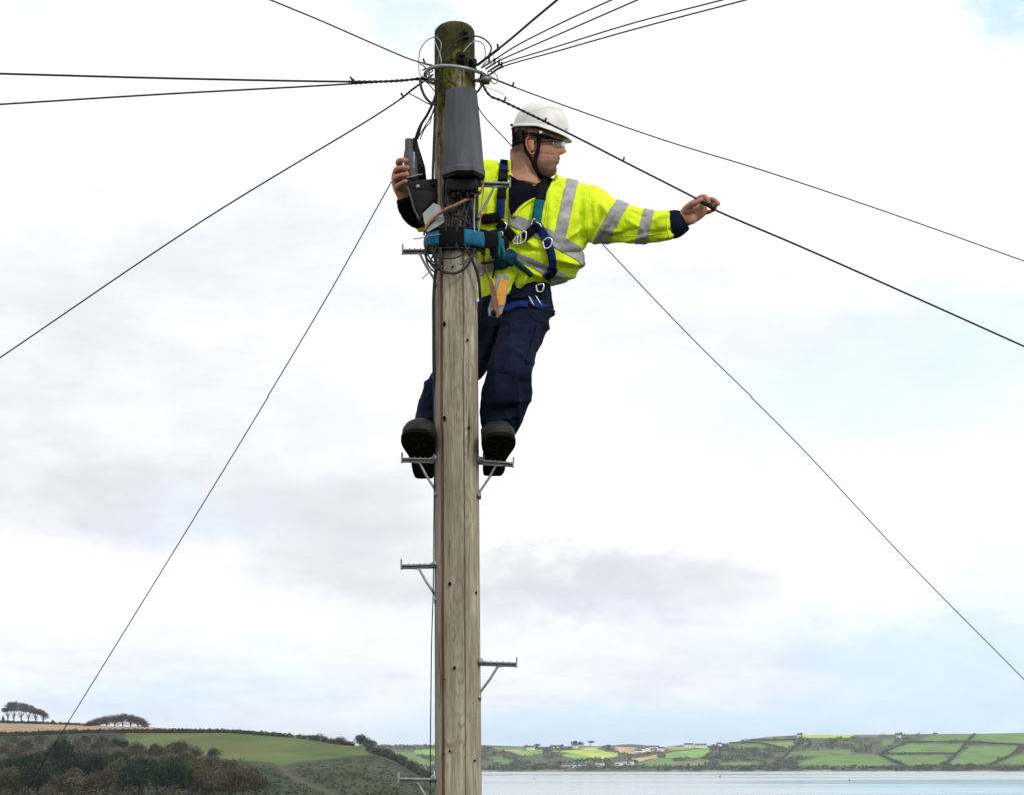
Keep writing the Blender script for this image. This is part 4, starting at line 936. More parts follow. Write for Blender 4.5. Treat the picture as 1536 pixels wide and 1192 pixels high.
def hand_left(mb):       # his right hand, round the joint closure
    limb2(mb, [(624, 320, .14, 9, .028), (612, 306, .10, 10, .026), (606, 294, .080, 11, .022), (602, 280, .072, 13.5, .018), (601, 266, .070, 14.5, .017), (603, 253, .068, 12, .016)])
    F = [([(600, 248, .055), (597, 245, .030), (599, 242, .0), (604, 240.5, -.022), (609, 241.5, -.036)], 4.9, 3.7), ([(597, 259, .055), (593.5, 257, .028), (597, 254, -.004), (604, 252, -.028), (611, 252.5, -.044)], 5.1, 3.8),
         ([(597, 270, .055), (592.5, 269, .028), (596, 266, -.004), (603, 263, -.028), (610.5, 262.5, -.044)], 5.0, 3.7), ([(600, 282, .055), (595, 282, .028), (598, 278.5, .0), (603.5, 274.5, -.022), (609, 272.5, -.036)], 4.5, 3.4),
         ([(608, 282, .09), (616, 268, .085), (623, 256, .066), (626, 248, .05)], 6, 4)]
    for P, r0, r1 in F:
        Q = catmull(P, 5); n = len(Q); R_ = [M(r0 + (r1 - r0) * i / (n - 1)) * (1 + .10 * math.cos(i / (n - 1) * 4 * math.pi)) for i in range(n)]
        mb.tube([W(*q) for q in Q], R_, 12); mb.ball(W(*Q[-1]), R_[-1] * 1.05)

def body():
    mb = MB(); head(mb); hand_right(mb); hand_left(mb)
    rings(mb, [(276, 788, 44, .35, .07), (300, 790, 58, .34, .09), (350, 788, 60, .35, .09), (400, 782, 40, .36, .08), (470, 778, 36, .36, .08)], 28)
    limb2(mb, [(840, 292, .35, 24, .06), (870, 312, .34, 26, .06), (920, 334, .28, 15, .04), (960, 339, .22, 11, .034), (990, 339, .175, 10, .028)])
    limb2(mb, [(735, 292, .36, 20, .06), (700, 320, .36, 20, .05), (672, 334, .32, 12, .035), (645, 332, .22, 9, .03), (626, 322, .15, 9, .028)])
    limb2(mb, [(795, 468, .36, 22, .06), (778, 515, .16, 20, .06), (764, 562, -.02, 18, .055), (752, 610, .06, 15, .05), (744, 660, .13, 12, .04), (744, 684, .13, 12, .04)])
    limb2(mb, [(755, 466, .36, 24, .06), (712, 510, .28, 20, .06), (674, 560, .21, 18, .05), (652, 610, .18, 14, .045), (634, 655, .14, 11, .04), (630, 680, .13, 11, .04)])
    me = union(mb, .0032, 2, .45)
    a = vco(me); u, v = projn(a); col = np.empty((len(a), 4)); col[:, 3] = 1
    nz_ = np.array([noise.noise((p[0] * 40, p[1] * 40, p[2] * 40)) for p in a])
    base = np.array([.42, .195, .125]); col[:, :3] = base * (1 + .12 * nz_[:, None])
    isface = (v < 285) & (u > 760) & (u < 860)
    def paint(mask, c, w=1.0): 
        m = np.clip(mask, 0, 1)[:, None] * w; col[:, :3] = col[:, :3] * (1 - m) + np.array(c) * m
    def gs(u0, v0, su, sv): return np.exp(-((u - u0) / su) ** 2 - ((v - v0) / sv) ** 2) * isface
    paint(gs(794, 217, 9, 13), (.50, .17, .12), .7)                                                    # ear
    paint(gs(847, 229, 6, 6), (.50, .19, .14), .6); paint(gs(826, 226, 10, 8), (.46, .21, .14), .5)
    beard = (1 / (1 + np.exp(-(v - 241 - (840 - u) * .10) / 3.0))) * isface * (u > 806) * (v < 272)
    paint(beard * (.95 + .35 * nz_), (.048, .030, .022), .86); paint(gs(806, 232, 4, 12), (.05, .03, .022), .7)
    mous = gs(841, 236.5, 6, 2.6); paint(mous, (.06, .036, .026), .85)
    paint(gs(843, 242.3, 4.5, 2.6), (.40, .13, .10), .75)
    paint(gs(838, 212.6, 7, 1.6), (.06, .035, .02), .8)                                                 # brow
    hl_ = 1 / (1 + np.exp((v - 229 + nz_ * 5) / 1.6)) / (1 + np.exp((u - 783 + nz_ * 3) / 1.2)); paint(hl_ * isface, (.03, .018, .012), .92)
    hr = (u > 1015) & (u < 1090); paint(hr * (.55 + .45 * np.sin(u * .9) * nz_ * 2), (.40, .17, .12), .55); hl = (u < 632) & (v < 310); paint(hl * 1.0, (.37, .16, .12), .6)
    grime = np.exp(-((u - 1062) / 8) ** 2 - ((v - 305) / 6) ** 2) * hr; paint(grime, (.05, .025, .02), .75)
    ca = me.color_attributes.new('Col', 'FLOAT_COLOR', 'POINT'); ca.data.foreach_set('color', col.ravel())
    return link_mesh('body', me, MT['skin'], PERS)
BODY = body()

# eyes
for s in (-1, 1):
    p = W(836.5, 217, HD + s * .031); MB().ball(p, .0115).build('eye', MT['eyew'], PERS); MB().ball(p + Vector((.0068, -.003, 0)), .0062).build('iris', MT['eyed'], PERS)

# hair under the helmet, back of the head
bt = BVHTree.FromObject(BODY, bpy.context.evaluated_depsgraph_get()) if False else None
def hair():
    mb = MB(); r3 = random.Random(3)
    for _ in range(1500):
        ang = r3.uniform(math.pi * .62, math.pi * 1.38); v = r3.uniform(203, 233) - abs(ang - math.pi) * 6
        c = W(806, v, HD); a = M(37.5, HD); w = .073; sgn = Vector((math.cos(ang) * a, math.sin(ang) * w, 0)); p = c + sgn
        L = r3.uniform(.006, .012); d = (sgn.normalized() * .35 + Vector((r3.uniform(-.3, .3), r3.uniform(-.3, .3), -1))).normalized()
        mb.tube([p, p + d * L], [.0016, .0005], 4)
    return mb.build('hair', MT['hair'], PERS)
hair()

# helmet
def helmet():
    mb = MB(); TL = math.radians(12); c0 = W(811, 196.8, HD); F = Vector((math.cos(-.14), math.sin(-.14), 0)); Lt = Vector((-F.y, F.x, 0)); U = Vector((0, 0, 1))
    F2 = F * math.cos(TL) - U * math.sin(TL); U2 = F * math.sin(TL) + U * math.cos(TL)
    sd, n = 64, 26; vs = []
    for i in range(n):
        ph = (i / (n - 1)) * math.pi / 2                                   # 0 = rim, pi/2 = crown
        for k in range(sd):
            th = 2 * math.pi * k / sd; x, y = math.cos(th), math.sin(th)
            rr = math.cos(ph) ** .80; a = .1265 if x > 0 else .128; w = .106; z = .128 * math.sin(ph) ** .92
            rib = .0035 * sum(math.exp(-((y * rr * w - q) / .006) ** 2) for q in (-.03, .03)) * min(1, ph * 2) * (1 if abs(x) < 1 else 0)
            q = c0 + F2 * (x * rr * a) + Lt * (y * rr * w) + U2 * (z + rib)
            vs.append(q)
    # brim: runs out below the rim, long at the front
    for j, (ex, dz) in enumerate([(.002, -.004), (.006, -.012), (.008, -.017)]):
        for k in range(sd):
            th = 2 * math.pi * k / sd; x, y = math.cos(th), math.sin(th); pk = max(0, x) ** 3
            vs.append(c0 + F2 * (x * (.1265 + ex + pk * .014 * (j + .5)/2)) + Lt * (y * (.106 + ex)) + U2 * (dz - pk * .004 * j + (.006 * (j > 0) * math.exp(-(x / .25) ** 2))))
    f = [(i * sd + k, i * sd + (k + 1) % sd, (i + 1) * sd + (k + 1) % sd, (i + 1) * sd + k) for i in range(n - 1) for k in range(sd)]
    b = n * sd; f += [(k, b + k, b + (k + 1) % sd, (k + 1) % sd) for k in range(sd)]
    f += [(b + j * sd + k, b + (j + 1) * sd + k, b + (j + 1) * sd + (k + 1) % sd, b + j * sd + (k + 1) % sd) for j in range(2) for k in range(sd)]
    mb.add(vs, f); o = mb.build('helmet', MT['helmet'], PERS, solid=.0028)
    inn = MB()
    P = [c0 + F2 * (math.cos(t) * .108) + Lt * (math.sin(t) * .090) + U2 * -.010 for t in np.linspace(0, 2 * math.pi, 40)]
    inn.tube(P, .004, 6, r2=.016, ref=U2); inn.build('headband', MT['blackweb'], o)
    MB().ball(W(767.5, 188, HD - .03), .007).build('rear_knob', MT['black'], o)
    MB().box(W(771, 199, HD), (.02, .05, .03), bev=.006).build('ratchet', MT['blackweb'], o)
    MB().box(W(811, 199, HD - .106), (.014, .008, .012), bev=.002).build('clip', MT['helmet'], o)
    MB().box(W(847.5, 194, HD - .055), (.022, .004, .010), F, Lt, .001).build('badge', mat('pale_violet_print', (.45, .47, .70), .5), o)
    hb = [c0 + F2 * (math.cos(t) * .1335) + Lt * (math.sin(t) * .1125) + U2 * -.0105 for t in np.linspace(-math.pi * .95, math.pi * .95, 50)]
    return o
HELM = helmet()
def face_strap(P, w, nm):
    A = catmull(P, 4); MB().tube([W(*p) for p in A], M(w), 8, r2=.0022, ref=(1, 0, 0)).build(nm, MT['blackweb'], HELM)
face_strap([(786, 196, HD - .090), (785, 207, HD - .080), (787.5, 220, HD - .078), (793, 233, HD - .082), (800, 244, HD - .078), (806, 256, HD - .066), (811, 268, HD - .05)], 2.7, 'chin_strap')
face_strap([(809, 199, HD - .100), (808.5, 212, HD - .090), (807, 226, HD - .086), (803.5, 238, HD - .081), (803, 249, HD - .076)], 3.0, 'chin_strap')
face_strap([(800, 243, HD - .079), (804, 254, HD - .072), (811, 265, HD - .055), (815, 270, HD - .03)], 4.0, 'chin_cup')
face_strap([(787, 201, HD - .088), (796, 201, HD - .09), (812, 204, HD - .092), (828, 208, HD - .086), (843, 211, HD - .055)], 3.2, 'cradle')
# safety glasses
def glasses():
    mb = MB(); c = W(808, 217, HD)
    for s in (-1, 1): mb.tube([W(798, 212.5, HD + s * .079), W(815, 213, HD + s * .082), W(830, 212.5, HD + s * .074), W(841, 212, HD + s * .052)], .0028, 6)
    fr = mb.build('glasses', MT['black'], PERS)
    vs = []; n = 14
    for i in range(n):
        t = -1.08 + 2.16 * i / (n - 1)
        for v, q in ((210.5, 1), (216, 1.03), (221.5, 1.0), (224.5 - abs(t) * 1.5, .97)):
            p = W(809, v, HD); vs.append(p + Vector((math.cos(t) * M(40.5) * q + .002, math.sin(t) * .080 * q - .004, 0)))
    l = MB(); l.add(vs, [(i * 4 + k, i * 4 + k + 1, (i + 1) * 4 + k + 1, (i + 1) * 4 + k) for i in range(n - 1) for k in range(3)]).build('lens', MT['glassm'], fr, solid=.0018)
glasses()

# ---------------- trousers
def trousers():
    mb = MB()
    rings(mb, [(428, 776, 50, .37, .115), (445, 777, 51, .37, .12), (462, 777, 52, .36, .125), (480, 772, 51, .34, .12), (497, 768, 48, .31, .10)], 32)
    limb2(mb, [(792, 462, .34, 33, .085), (786, 492, .25, 36, .095), (772, 530, .12, 32, .095), (763, 560, .02, 34, .090), (759, 592, .02, 37.5, .085), (752, 622, .05, 33, .082), (747, 646, .10, 25, .080), (746, 662, .13, 22, .078)])
    limb2(mb, [(752, 462, .35, 34, .085), (726, 500, .31, 36, .085), (700, 540, .27, 34, .085), (678, 566, .235, 29, .080), (660, 600, .22, 29, .078), (646, 628, .18, 22, .078), (640, 650, .15, 20, .075), (640, 662, .14, 19, .07)])
    me = union(mb, .0062, 4, .5)
    L = [(731, 470, 790, 500, 4, .009), (750, 500, 815, 488, 5, .008), (760, 520, 798, 545, 4, .008), (735, 560, 790, 575, 4, -.010), (738, 590, 765, 585, 4, .010), (725, 603, 795, 600, 4, .008), (730, 618, 780, 606, 3.5, -.010), (728, 632, 775, 622, 3.5, .010), (726, 645, 768, 640, 3, -.010),
         (727, 654, 766, 650, 3, .010), (800, 470, 828, 500, 4, .010), (790, 480, 805, 530, 4, -.008), (770, 470, 765, 530, 5, .007), (790, 540, 797, 600, 4, .009), (775, 560, 778, 630, 4, .008), (636, 600, 652, 590, 4, .008), (630, 618, 652, 610, 3, -.009), (628, 630, 652, 626, 3, .009), (634, 560, 650, 600, 4, .008),
         (812, 466, 829, 471, 4, .016), (815, 485, 826, 462, 3, .010), (740, 478, 730, 520, 4, .008), (755, 610, 770, 645, 3, .008), (745, 540, 742, 600, 4, .008)]
    crease(me, [(*q[:5], q[5] * 1.4) for q in L], .009, 9, 4, (1, 1, .6)); return link_mesh('trousers', me, MT['navy'], PERS)
TROU = trousers()

# ---------------- jacket
def jacket():
    mb = MB()
    rings(mb, [(290, 790, 78, .36, .12), (294, 790, 92, .355, .145), (302, 790, 98, .35, .16), (320, 791, 99, .34, .170), (352, 790, 96, .34, .175), (382, 789, 90, .35, .175), (402, 788, 84, .36, .165), (418, 784, 70, .37, .150), (430, 768, 52, .37, .140), (444, 756, 40, .37, .13), (452, 752, 32, .36, .12)], 44)
    limb2(mb, [(829, 280, .36, 20, .075), (846, 297, .355, 34, .09), (862, 312, .35, 45, .105), (882, 322, .33, 47, .105), (906, 331, .30, 38, .092), (930, 335, .27, 32.5, .085), (955, 339, .23, 28, .076), (985, 340, .19, 25, .066), (1002, 339, .165, 23.5, .060), (1006, 338.5, .162, 21.5, .056)], 28)
    limb2(mb, [(738, 268, .38, 26, .08), (718, 290, .37, 36, .09), (700, 312, .38, 34, .09), (668, 330, .34, 24, .080), (648, 334, .25, 17, .064), (634, 329, .20, 17.5, .055), (628, 326, .18, 16, .050)], 28)
    limb2(mb, [(757, 262, .39, 15, .055), (744, 262, .38, 21, .07), (726, 264, .38, 24, .08), (712, 272, .38, 28, .08)]); limb2(mb, [(760, 272, .36, 16, .075), (760, 290, .34, 24, .12)])
    me = union(mb, .0062, 4, .5)
    L = [# underarm fan
         (882, 366, 905, 315, 5, -.013), (890, 362, 925, 318, 4, .012), (878, 362, 880, 300, 5, .010), (870, 360, 868, 290, 5, -.009), (895, 300, 915, 325, 5, .008), (900, 285, 895, 330, 4, -.009), (905, 345, 940, 350, 4, .008),
         (915, 356, 960, 342, 3.5, -.012), (925, 362, 975, 352, 3, .010), (940, 330, 965, 345, 4, .007), (975, 352, 1005, 345, 3.5, -.010), (980, 330, 1010, 320, 4, .006), (985, 358, 1015, 352, 3, .008), (945, 318, 970, 326, 3, -.006),
         # chest and blouse over the belt
         (826, 290, 822, 350, 4, .009), (835, 300, 832, 340, 4, -.007), (870, 300, 862, 350, 5, .008), (885, 300, 888, 345, 5, -.008), (845, 380, 880, 378, 5, -.012), (835, 390, 872, 396, 6, .014), (840, 404, 868, 402, 4, -.009), (828, 412, 862, 414, 4, .010), (850, 360, 875, 340, 5, .007),
         (775, 350, 800, 370, 5, .010), (772, 372, 815, 378, 4, -.008), (790, 395, 830, 410, 3.5, -.009), (770, 395, 812, 416, 3.5, .010), (735, 290, 730, 330, 5, .008), (745, 300, 742, 335, 4, -.007), (730, 345, 735, 390, 4, .008), (725, 400, 748, 445, 4, .009), (745, 405, 735, 445, 3, -.009),
         (760, 420, 752, 448, 3, .012), (775, 415, 768, 440, 3, -.012), (790, 412, 780, 432, 3, .012), (800, 345, 835, 365, 4, -.007), (840, 275, 855, 300, 4, .006), (612, 325, 632, 342, 3, .008), (620, 320, 645, 335, 3, -.008), (630, 345, 650, 330, 3, .008)]
    crease(me, [(*q[:4], q[4] * .75, q[5] * 1.7) for q in L], .009, 7, 1); crease(me, [], .0045, 19, 5, (1, 1, .55)); return me
jm = jacket()
JACK = link_mesh('jacket', jm.copy(), MT['hiviz'], PERS)
def plane_of(a, b, dy):
    p, q, r = W(a[0], a[1], dy), W(b[0], b[1], dy), W(a[0], a[1], dy) + Vector((0, .4, 0)); n = (q - p).cross(r - p).normalized(); return p, n
def band(name, e0, e1, dy, keep, m=None, off=.0022):
    """a strip of tape sewn round the cloth between two cutting lines"""
    bm = bmesh.new(); bm.from_mesh(jm)
    kill = [v for v in bm.verts if not keep(v.co, *proj(v.co))]; bmesh.ops.delete(bm, geom=kill, context='VERTS')
    for (a, b), inner in ((e0, True), (e1, False)):
        p, n = plane_of(a, b, dy); o = W((e1 if inner else e0)[0][0], (e1 if inner else e0)[0][1], dy)
        if (o - p).dot(n) < 0: n = -n
        bmesh.ops.bisect_plane(bm, geom=bm.verts[:] + bm.edges[:] + bm.faces[:], plane_co=p, plane_no=n, clear_inner=True)
    bm.normal_update()
    cs = [(v, v.co + v.normal * off) for v in bm.verts]
    for v, c in cs: v.co = c
    me = bpy.data.meshes.new(name); bm.to_mesh(me); bm.free(); me.polygons.foreach_set('use_smooth', [True] * len(me.polygons))
    o = link_mesh(name, me, m or MT['tape'], JACK); k = o.modifiers.new('solid', 'SOLIDIFY'); k.thickness = .0015; k.offset = 1; return o
band('reflective_band', ((928, 298), (886, 370)), ((948, 303), (909, 372)), .28, lambda c, u, v: 870 < u < 960 and c.y < 9.6)
band('reflective_band', ((968, 308), (951, 372)), ((982, 310), (969, 372)), .22, lambda c, u, v: 940 < u < 1000)
tors = lambda c, u, v: 690 < u < 888 and (u < 884 or v > 372)
band('reflective_band', ((766, 322), (890, 374)), ((764, 341), (880, 394)), .2, lambda c, u, v: tors(c, u, v) and (u > 762 or c.y > 9.5) and 300 < v < 405)
band('reflective_band', ((718, 391), (771, 379)), ((720, 408), (776, 396)), .2, lambda c, u, v: 690 < u < 762 and c.y < 9.4 and v > 370)
band('reflective_band', ((771, 379), (862, 411)), ((776, 391.5), (860, 428)), .2, lambda c, u, v: 760 < u < 875 and 370 < v < 440)
band('reflective_band', ((851, 262), (832, 350)), ((869, 262), (848, 359)), .2, lambda c, u, v: c.y < 9.55 and 250 < v < 361 and u > 815, off=.0008)
bm2 = BODY.data.copy(); bm2.transform(Matrix.Translation(wloc(BODY))); TJ = bvh(jm, bm2)
SHIRT = patch(TJ, [(763, 261), (769, 267), (778, 272), (790, 277), (802, 279), (814, 275)], [(763, 303), (764, 314), (768, 323), (776, 313), (792, 301), (816, 292)], 't_shirt', MT['shirt'], PERS, .014, .004, nv=12, dflt=DP + .25)
# collar edges
def edge(P, r, nm, m, off, par=JACK):
    Q = []
    for u, v in catmull(P, 4): h, _ = cast(TJ, u, v, DP + .25); Q.append(at(u, v, h.y - off))
    Y = [q.y for q in Q]; Y = [sum(Y[max(0, i - 2):i + 3]) / len(Y[max(0, i - 2):i + 3]) for i in range(len(Y))]
    MB().tube([Vector((q.x, y, q.z)) for q, y in zip(Q, Y)], r, 8).build(nm, m, par)
edge([(764, 241), (764, 260), (762.5, 290), (765, 310), (771, 326)], .007, 'placket', MT['hiviz'], .006)
edge([(836, 262), (832, 270), (826, 282), (816, 292), (798, 300), (780, 313), (771, 326)], .008, 'placket', MT['hiviz'], .006)
edge([(763, 256), (766, 264), (772, 269), (784, 275), (800, 279), (814, 275)], .005, 'neck_rib', MT['shirt'], .014, SHIRT)
# knitted cuffs
cf = MB(); limb2(cf, [(1000, 338.5, .165, 19.5, .050), (1010, 337, .158, 22, .054), (1017, 334.5, .153, 21, .047), (1023, 332, .150, 18.5, .040), (1027, 330, .148, 16, .034)], 20); cm_ = union(cf, .005, 2); crease(cm_, [(1012, 320, 1018, 354, 2, .004), (1020, 318, 1026, 345, 1.6, -.004)], .003, 20); link_mesh('cuff', cm_, MT['navy'], PERS)
cf = MB(); limb2(cf, [(632, 331, .19, 15, .048), (625, 325, .165, 18.5, .050), (619, 318, .14, 18.5, .050), (613, 311, .115, 17, .042), (608, 302, .095, 14.5, .034), (605, 296, .085, 13, .028)], 20); cm_ = union(cf, .005, 2); crease(cm_, [(600, 305, 622, 296, 2.4, .005), (604, 316, 628, 306, 2.4, -.006), (610, 324, 632, 316, 2.4, .005)], .003, 20); link_mesh('cuff', cm_, MT['shirt'], PERS)

# seams, pockets and flaps that the cloth shows
tmt = TROU.data.copy(); tmt.transform(Matrix.Translation(wloc(TROU))); TT_ = bvh(tmt)
def seam(tree, P, r, nm, m, par, off=.001):
    Q = []
    for u, v in catmull(P, 5):
        h, _ = cast(tree, u, v, DP + .2); Q.append(at(u, v, h.y - off))
    MB().tube(Q, r, 5).build(nm, m, par)
for P in ([(886, 281), (884, 300), (881, 330), (882, 358)], [(905, 352), (925, 354), (960, 354), (1000, 350)], [(822, 300), (818, 330), (812, 352)], [(1003, 318), (1000, 330), (1001, 345), (1005, 359)]): seam(TJ, P, .0024, 'seam', MT['hiviz'], JACK)
patch(TT_, [(806, 486), (812, 487), (816, 486)], [(788, 545), (792, 546), (795, 545)], 'cargo_pocket', MT['navy'], TROU, .008, .006, nv=8)
patch(TT_, [(742, 560), (760, 562), (778, 560)], [(738, 604), (757, 606), (775, 604)], 'knee_patch', MT['navy'], TROU, .006, .004, nv=8)
for P in ([(765, 478), (764, 520), (752, 555)], [(790, 470), (806, 482), (818, 484)], [(780, 612), (776, 640), (768, 655)], [(640, 575), (634, 610), (630, 640)]): seam(TT_, P, .002, 'seam', MT['navy'], TROU)

# ---------------- boots
def boot(P, yaw, pitch, sc=1.0):
    """P: point of the sole under the arch; yaw turns the toe, pitch lifts it"""
    rt_ = Matrix.Rotation(yaw, 3, 'Z') @ Matrix.Rotation(-pitch, 3, 'X')                      # toe points to -Y
    def tf(x, y, z): return Vector(P) + rt_ @ Vector((x * sc, y * sc, z * sc))
    S = [(.120, .022, .030, .045), (.108, .034, .055, .062), (.080, .042, .085, .075), (.040, .044, .100, .085), (.0, .048, .084, .074), (-.040, .058, .070, .062), (-.080, .066, .068, .060), (-.112, .067, .066, .058), (-.138, .058, .058, .052), (-.155, .042, .045, .042), (-.164, .018, .025, .032)]
    Q = catmull(S, 4); mb = MB(); sd = 28; vs = []
    for y, w, h, zc in Q:
        for k in range(sd):
            th = 2 * math.pi * k / sd; x, z = math.cos(th), math.sin(th); x = math.copysign(abs(x) ** .8, x); z = math.copysign(abs(z) ** .85, z)
            vs.append(tf(x * w * (1.0 if z < 0 else 1 - .18 * z), y, zc * .72 + z * h * .8 + .012))
    n = len(Q); mb.add(vs, [(i * sd + k, i * sd + (k + 1) % sd, (i + 1) * sd + (k + 1) % sd, (i + 1) * sd + k) for i in range(n - 1) for k in range(sd)] + [tuple(range(sd)), tuple(range((n - 1) * sd, n * sd))])
    sh = [tf(0, .05, .06), tf(0, .06, .12), tf(0, .065, .19)]; mb.tube(sh, [.046, .047, .05], 20, r2=[.060, .054, .052], ref=rt_ @ Vector((1, 0, 0)))
    me = union(mb, .0042, 3); crease(me, [], .003, 25, 2); o = link_mesh('boot', me, MT['boot'], PERS)
    out = [(.03, .125), (.043, .10), (.045, .05), (.043, .01), (.052, -.03), (.066, -.08), (.068, -.115), (.058, -.145), (.036, -.165), (0, -.173)]; out = out + [(-x, y) for x, y in reversed(out[:-1])]; out = catmull(out + [out[0]], 3)[:-1]
    sm = MB(); k = len(out); sm.add([tf(x, y, .020) for x, y in out] + [tf(x * .98, y * .985, .002) for x, y in out], [tuple(range(k)), tuple(range(k, 2 * k))] + [(i, (i + 1) % k, k + (i + 1) % k, k + i) for i in range(k)])
    so = sm.build('sole', MT['sole'], o, bevel=.002)
    for y in (.10, .075, .05, -.03, -.055, -.08, -.105, -.13):
        w = .030 if y < -.12 else .036
        for s in (-1, 1): MB().box(tf(s * w * .55, y, -.003), (w * .85, .013, .010), rt_ @ Vector((1, 0, 0)), rt_ @ Vector((0, 1, 0)), .002).build('tread', MT['sole'], so, smooth=False)
    MB().tube([tf(-.05, -.02, .085), tf(-.03, -.035, .108), tf(.03, -.035, .108), tf(.05, -.02, .085)], .003, 6).build('lace', MT['blackweb'], o)
    return o
boot(W(632, 690, -.005) + Vector((0, 0, .004)), -.10, R(31), 1.10)
boot(W(744, 690, -.005) + Vector((0, 0, .004)), .12, R(26), 1.08)

# ---------------- harness
TT = bvh(jm, TROU.data) if False else None
tm_ = TROU.data.copy(); tm_.transform(Matrix.Translation(wloc(TROU))); TA = bvh(jm, tm_, bm2)
HAR = empty('harness', PERS.location, None, None); HAR.location = (0, 0, 0); HAR.parent = PERS
def hs(P, w, nm, m, off=.010, th=.004): return strap(TA, P, w, nm, m, HAR, off, th)
hs([(758, 240), (757, 248), (756, 256)], 15, 'shoulder_strap', MT['blueweb'], .012)
hs([(756, 255), (754, 270), (753, 285), (752, 298)], 14, 'shoulder_pad', MT['blackweb'], .015, .007)
hs([(752, 296), (751, 312), (750, 328)], 12.5, 'shoulder_strap', MT['blueweb'], .013)
hs([(822, 266), (818, 275), (813, 287), (811, 300)], 15, 'shoulder_pad', MT['blackweb'], .020, .007)
hs([(811, 298), (808, 310), (806, 322), (804, 334)], 15, 'shoulder_strap', MT['teal'], .019)
hs([(806, 336), (814, 350), (822, 366), (827, 382), (829, 398), (826, 410), (818, 419)], 12, 'side_strap', MT['blueweb'], .016)
hs([(819, 416), (828, 412), (833, 402)], 9, 'strap_end', MT['blackweb'], .018)
hs([(722, 330), (736, 328), (750, 326)], 15, 'chest_pad', MT['blackweb'], .014, .01)
hs([(748, 335), (757, 344), (766, 353), (771, 360)], 15, 'chest_strap', MT['blackweb'], .016, .006)
hs([(785, 358), (794, 350), (802, 343), (808, 340)], 13, 'chest_strap', MT['blackweb'], .016, .006)
hs([(736, 349), (752, 346), (764, 341)], 6, 'chest_strap', MT['tealdark'], .018)
hs([(765, 443), (785, 441), (806, 440), (822, 446)], 13, 'waist_belt', MT['navy'], .016, .006)
hs([(757, 466), (768, 459), (780, 456), (792, 457)], 9, 'leg_strap', MT['blueweb'], .016)
hs([(795, 449), (803, 455), (814, 457), (823, 455)], 11, 'leg_strap', MT['blueweb'], .016)
hs([(808, 425), (812, 440), (818, 456)], 8, 'leg_strap', MT['blackweb'], .020)
def ring_at(P, r, nm, m=None, off=.03, cl=True, par=None):
    Q = []
    for u, v in catmull(P + ([P[0]] if cl else []), 4): h, _ = cast(TA, u, v, DP + .2); Q.append(at(u, v, h.y - off))
    y = min(q.y for q in Q) * .5 + sum(q.y for q in Q) / len(Q) * .5
    MB().tube([Vector((q.x, y, q.z)) for q in Q], r, 8).build(nm, m or MT['shiny'], par or HAR)
ring_at([(814, 362), (822, 358), (828, 362), (825, 371), (817, 373)], .0042, 'buckle')
ring_at([(768, 366), (775, 355), (784, 348), (789, 350), (787, 362), (777, 368)], .0038, 'buckle')
ring_at([(777, 354), (781, 353), (780, 366), (776, 367)], .003, 'buckle')
ring_at([(796, 340), (800, 329), (803, 330)], .003, 'buckle', cl=False, off=.028); ring_at([(803, 333), (810, 337), (812, 342)], .003, 'buckle', cl=False, off=.028)
ring_at([(745, 356), (750, 349), (754, 350), (750, 360)], .0035, 'buckle'); ring_at([(756, 333), (760, 338), (758, 345)], .003, 'buckle', cl=False)
ring_at([(804, 428), (806, 437), (813, 438), (815, 428)], .004, 'buckle'); ring_at([(793, 446), (801, 459)], .003, 'buckle', cl=False, off=.03); ring_at([(803, 444), (812, 458)], .003, 'buckle', cl=False, off=.03)
ring_at([(754, 369), (760, 375), (766, 372)], .0035, 'buckle', cl=False, off=.035)

# ------------------------------------------------------------------ gear on and round the pole
# work-positioning strap: padded black band round the pole with two blue panels
def pole_arc(a0, a1, v0, v1, off, n=24, sag=0):
    return None
def strap_band():
    zc = W(684, 356, -.12).z; root = empty('pole_strap', (pole_c(zc).x, DP - .12, zc), 'padded black strap with two blue panels wrapped round the pole', 'climbing strap')
    def arc(a0, a1, r, z0, z1, m, nm, th, n=22, droop=.0):
        mb = MB(); vs = []
        for i in range(n + 1):
            a = a0 + (a1 - a0) * i / n; 
            for j in range(5):
                z = z0 + (z1 - z0) * j / 4; c = pole_c(zc + z); bul = .006 * math.sin(math.pi * j / 4)
                rr = r + bul; vs.append(Vector((c.x + math.cos(a) * rr * 1.08, DP + math.sin(a) * rr, zc + z - droop * math.cos(a) ** 2)))
        mb.add(vs, [(i * 5 + j, (i + 1) * 5 + j, (i + 1) * 5 + j + 1, i * 5 + j + 1) for i in range(n) for j in range(4)]); return mb.build(nm, m, root, solid=th)
    arc(-3.35, .25, .112, -.044, .042, MT['blackweb'], 'pad', .014, 36)
    arc(-3.02, -2.12, .1225, -.032, .030, MT['padblue'], 'blue_panel', .006, 12); arc(-1.28, -.42, .1225, -.034, .036, MT['padblue'], 'blue_panel', .006, 12)
    for z in (-.047, .045): 
        P = [Vector((pole_c(zc).x + math.cos(a) * .126, DP + math.sin(a) * .117, zc + z)) for a in np.linspace(-3.3, .2, 36)]; MB().tube(P, .0055, 8).build('edge_binding', MT['black'], root)
    MB().tube([W(722, 358, -.03), W(735, 360, .02), W(748, 362, .10), W(760, 368, .16)], [.042, .040, .034, .026], 12, r2=[.012] * 4, ref=(0, 0, 1), power=3).build('end_pad', MT['blackweb'], root)
    MB().tube([W(645, 352, .03), W(655, 350, .12), W(690, 352, .17), W(730, 356, .18)], [.022] * 4, 10, r2=[.005] * 4, ref=(0, 0, 1)).build('webbing', MT['blackweb'], root)
strap_band()
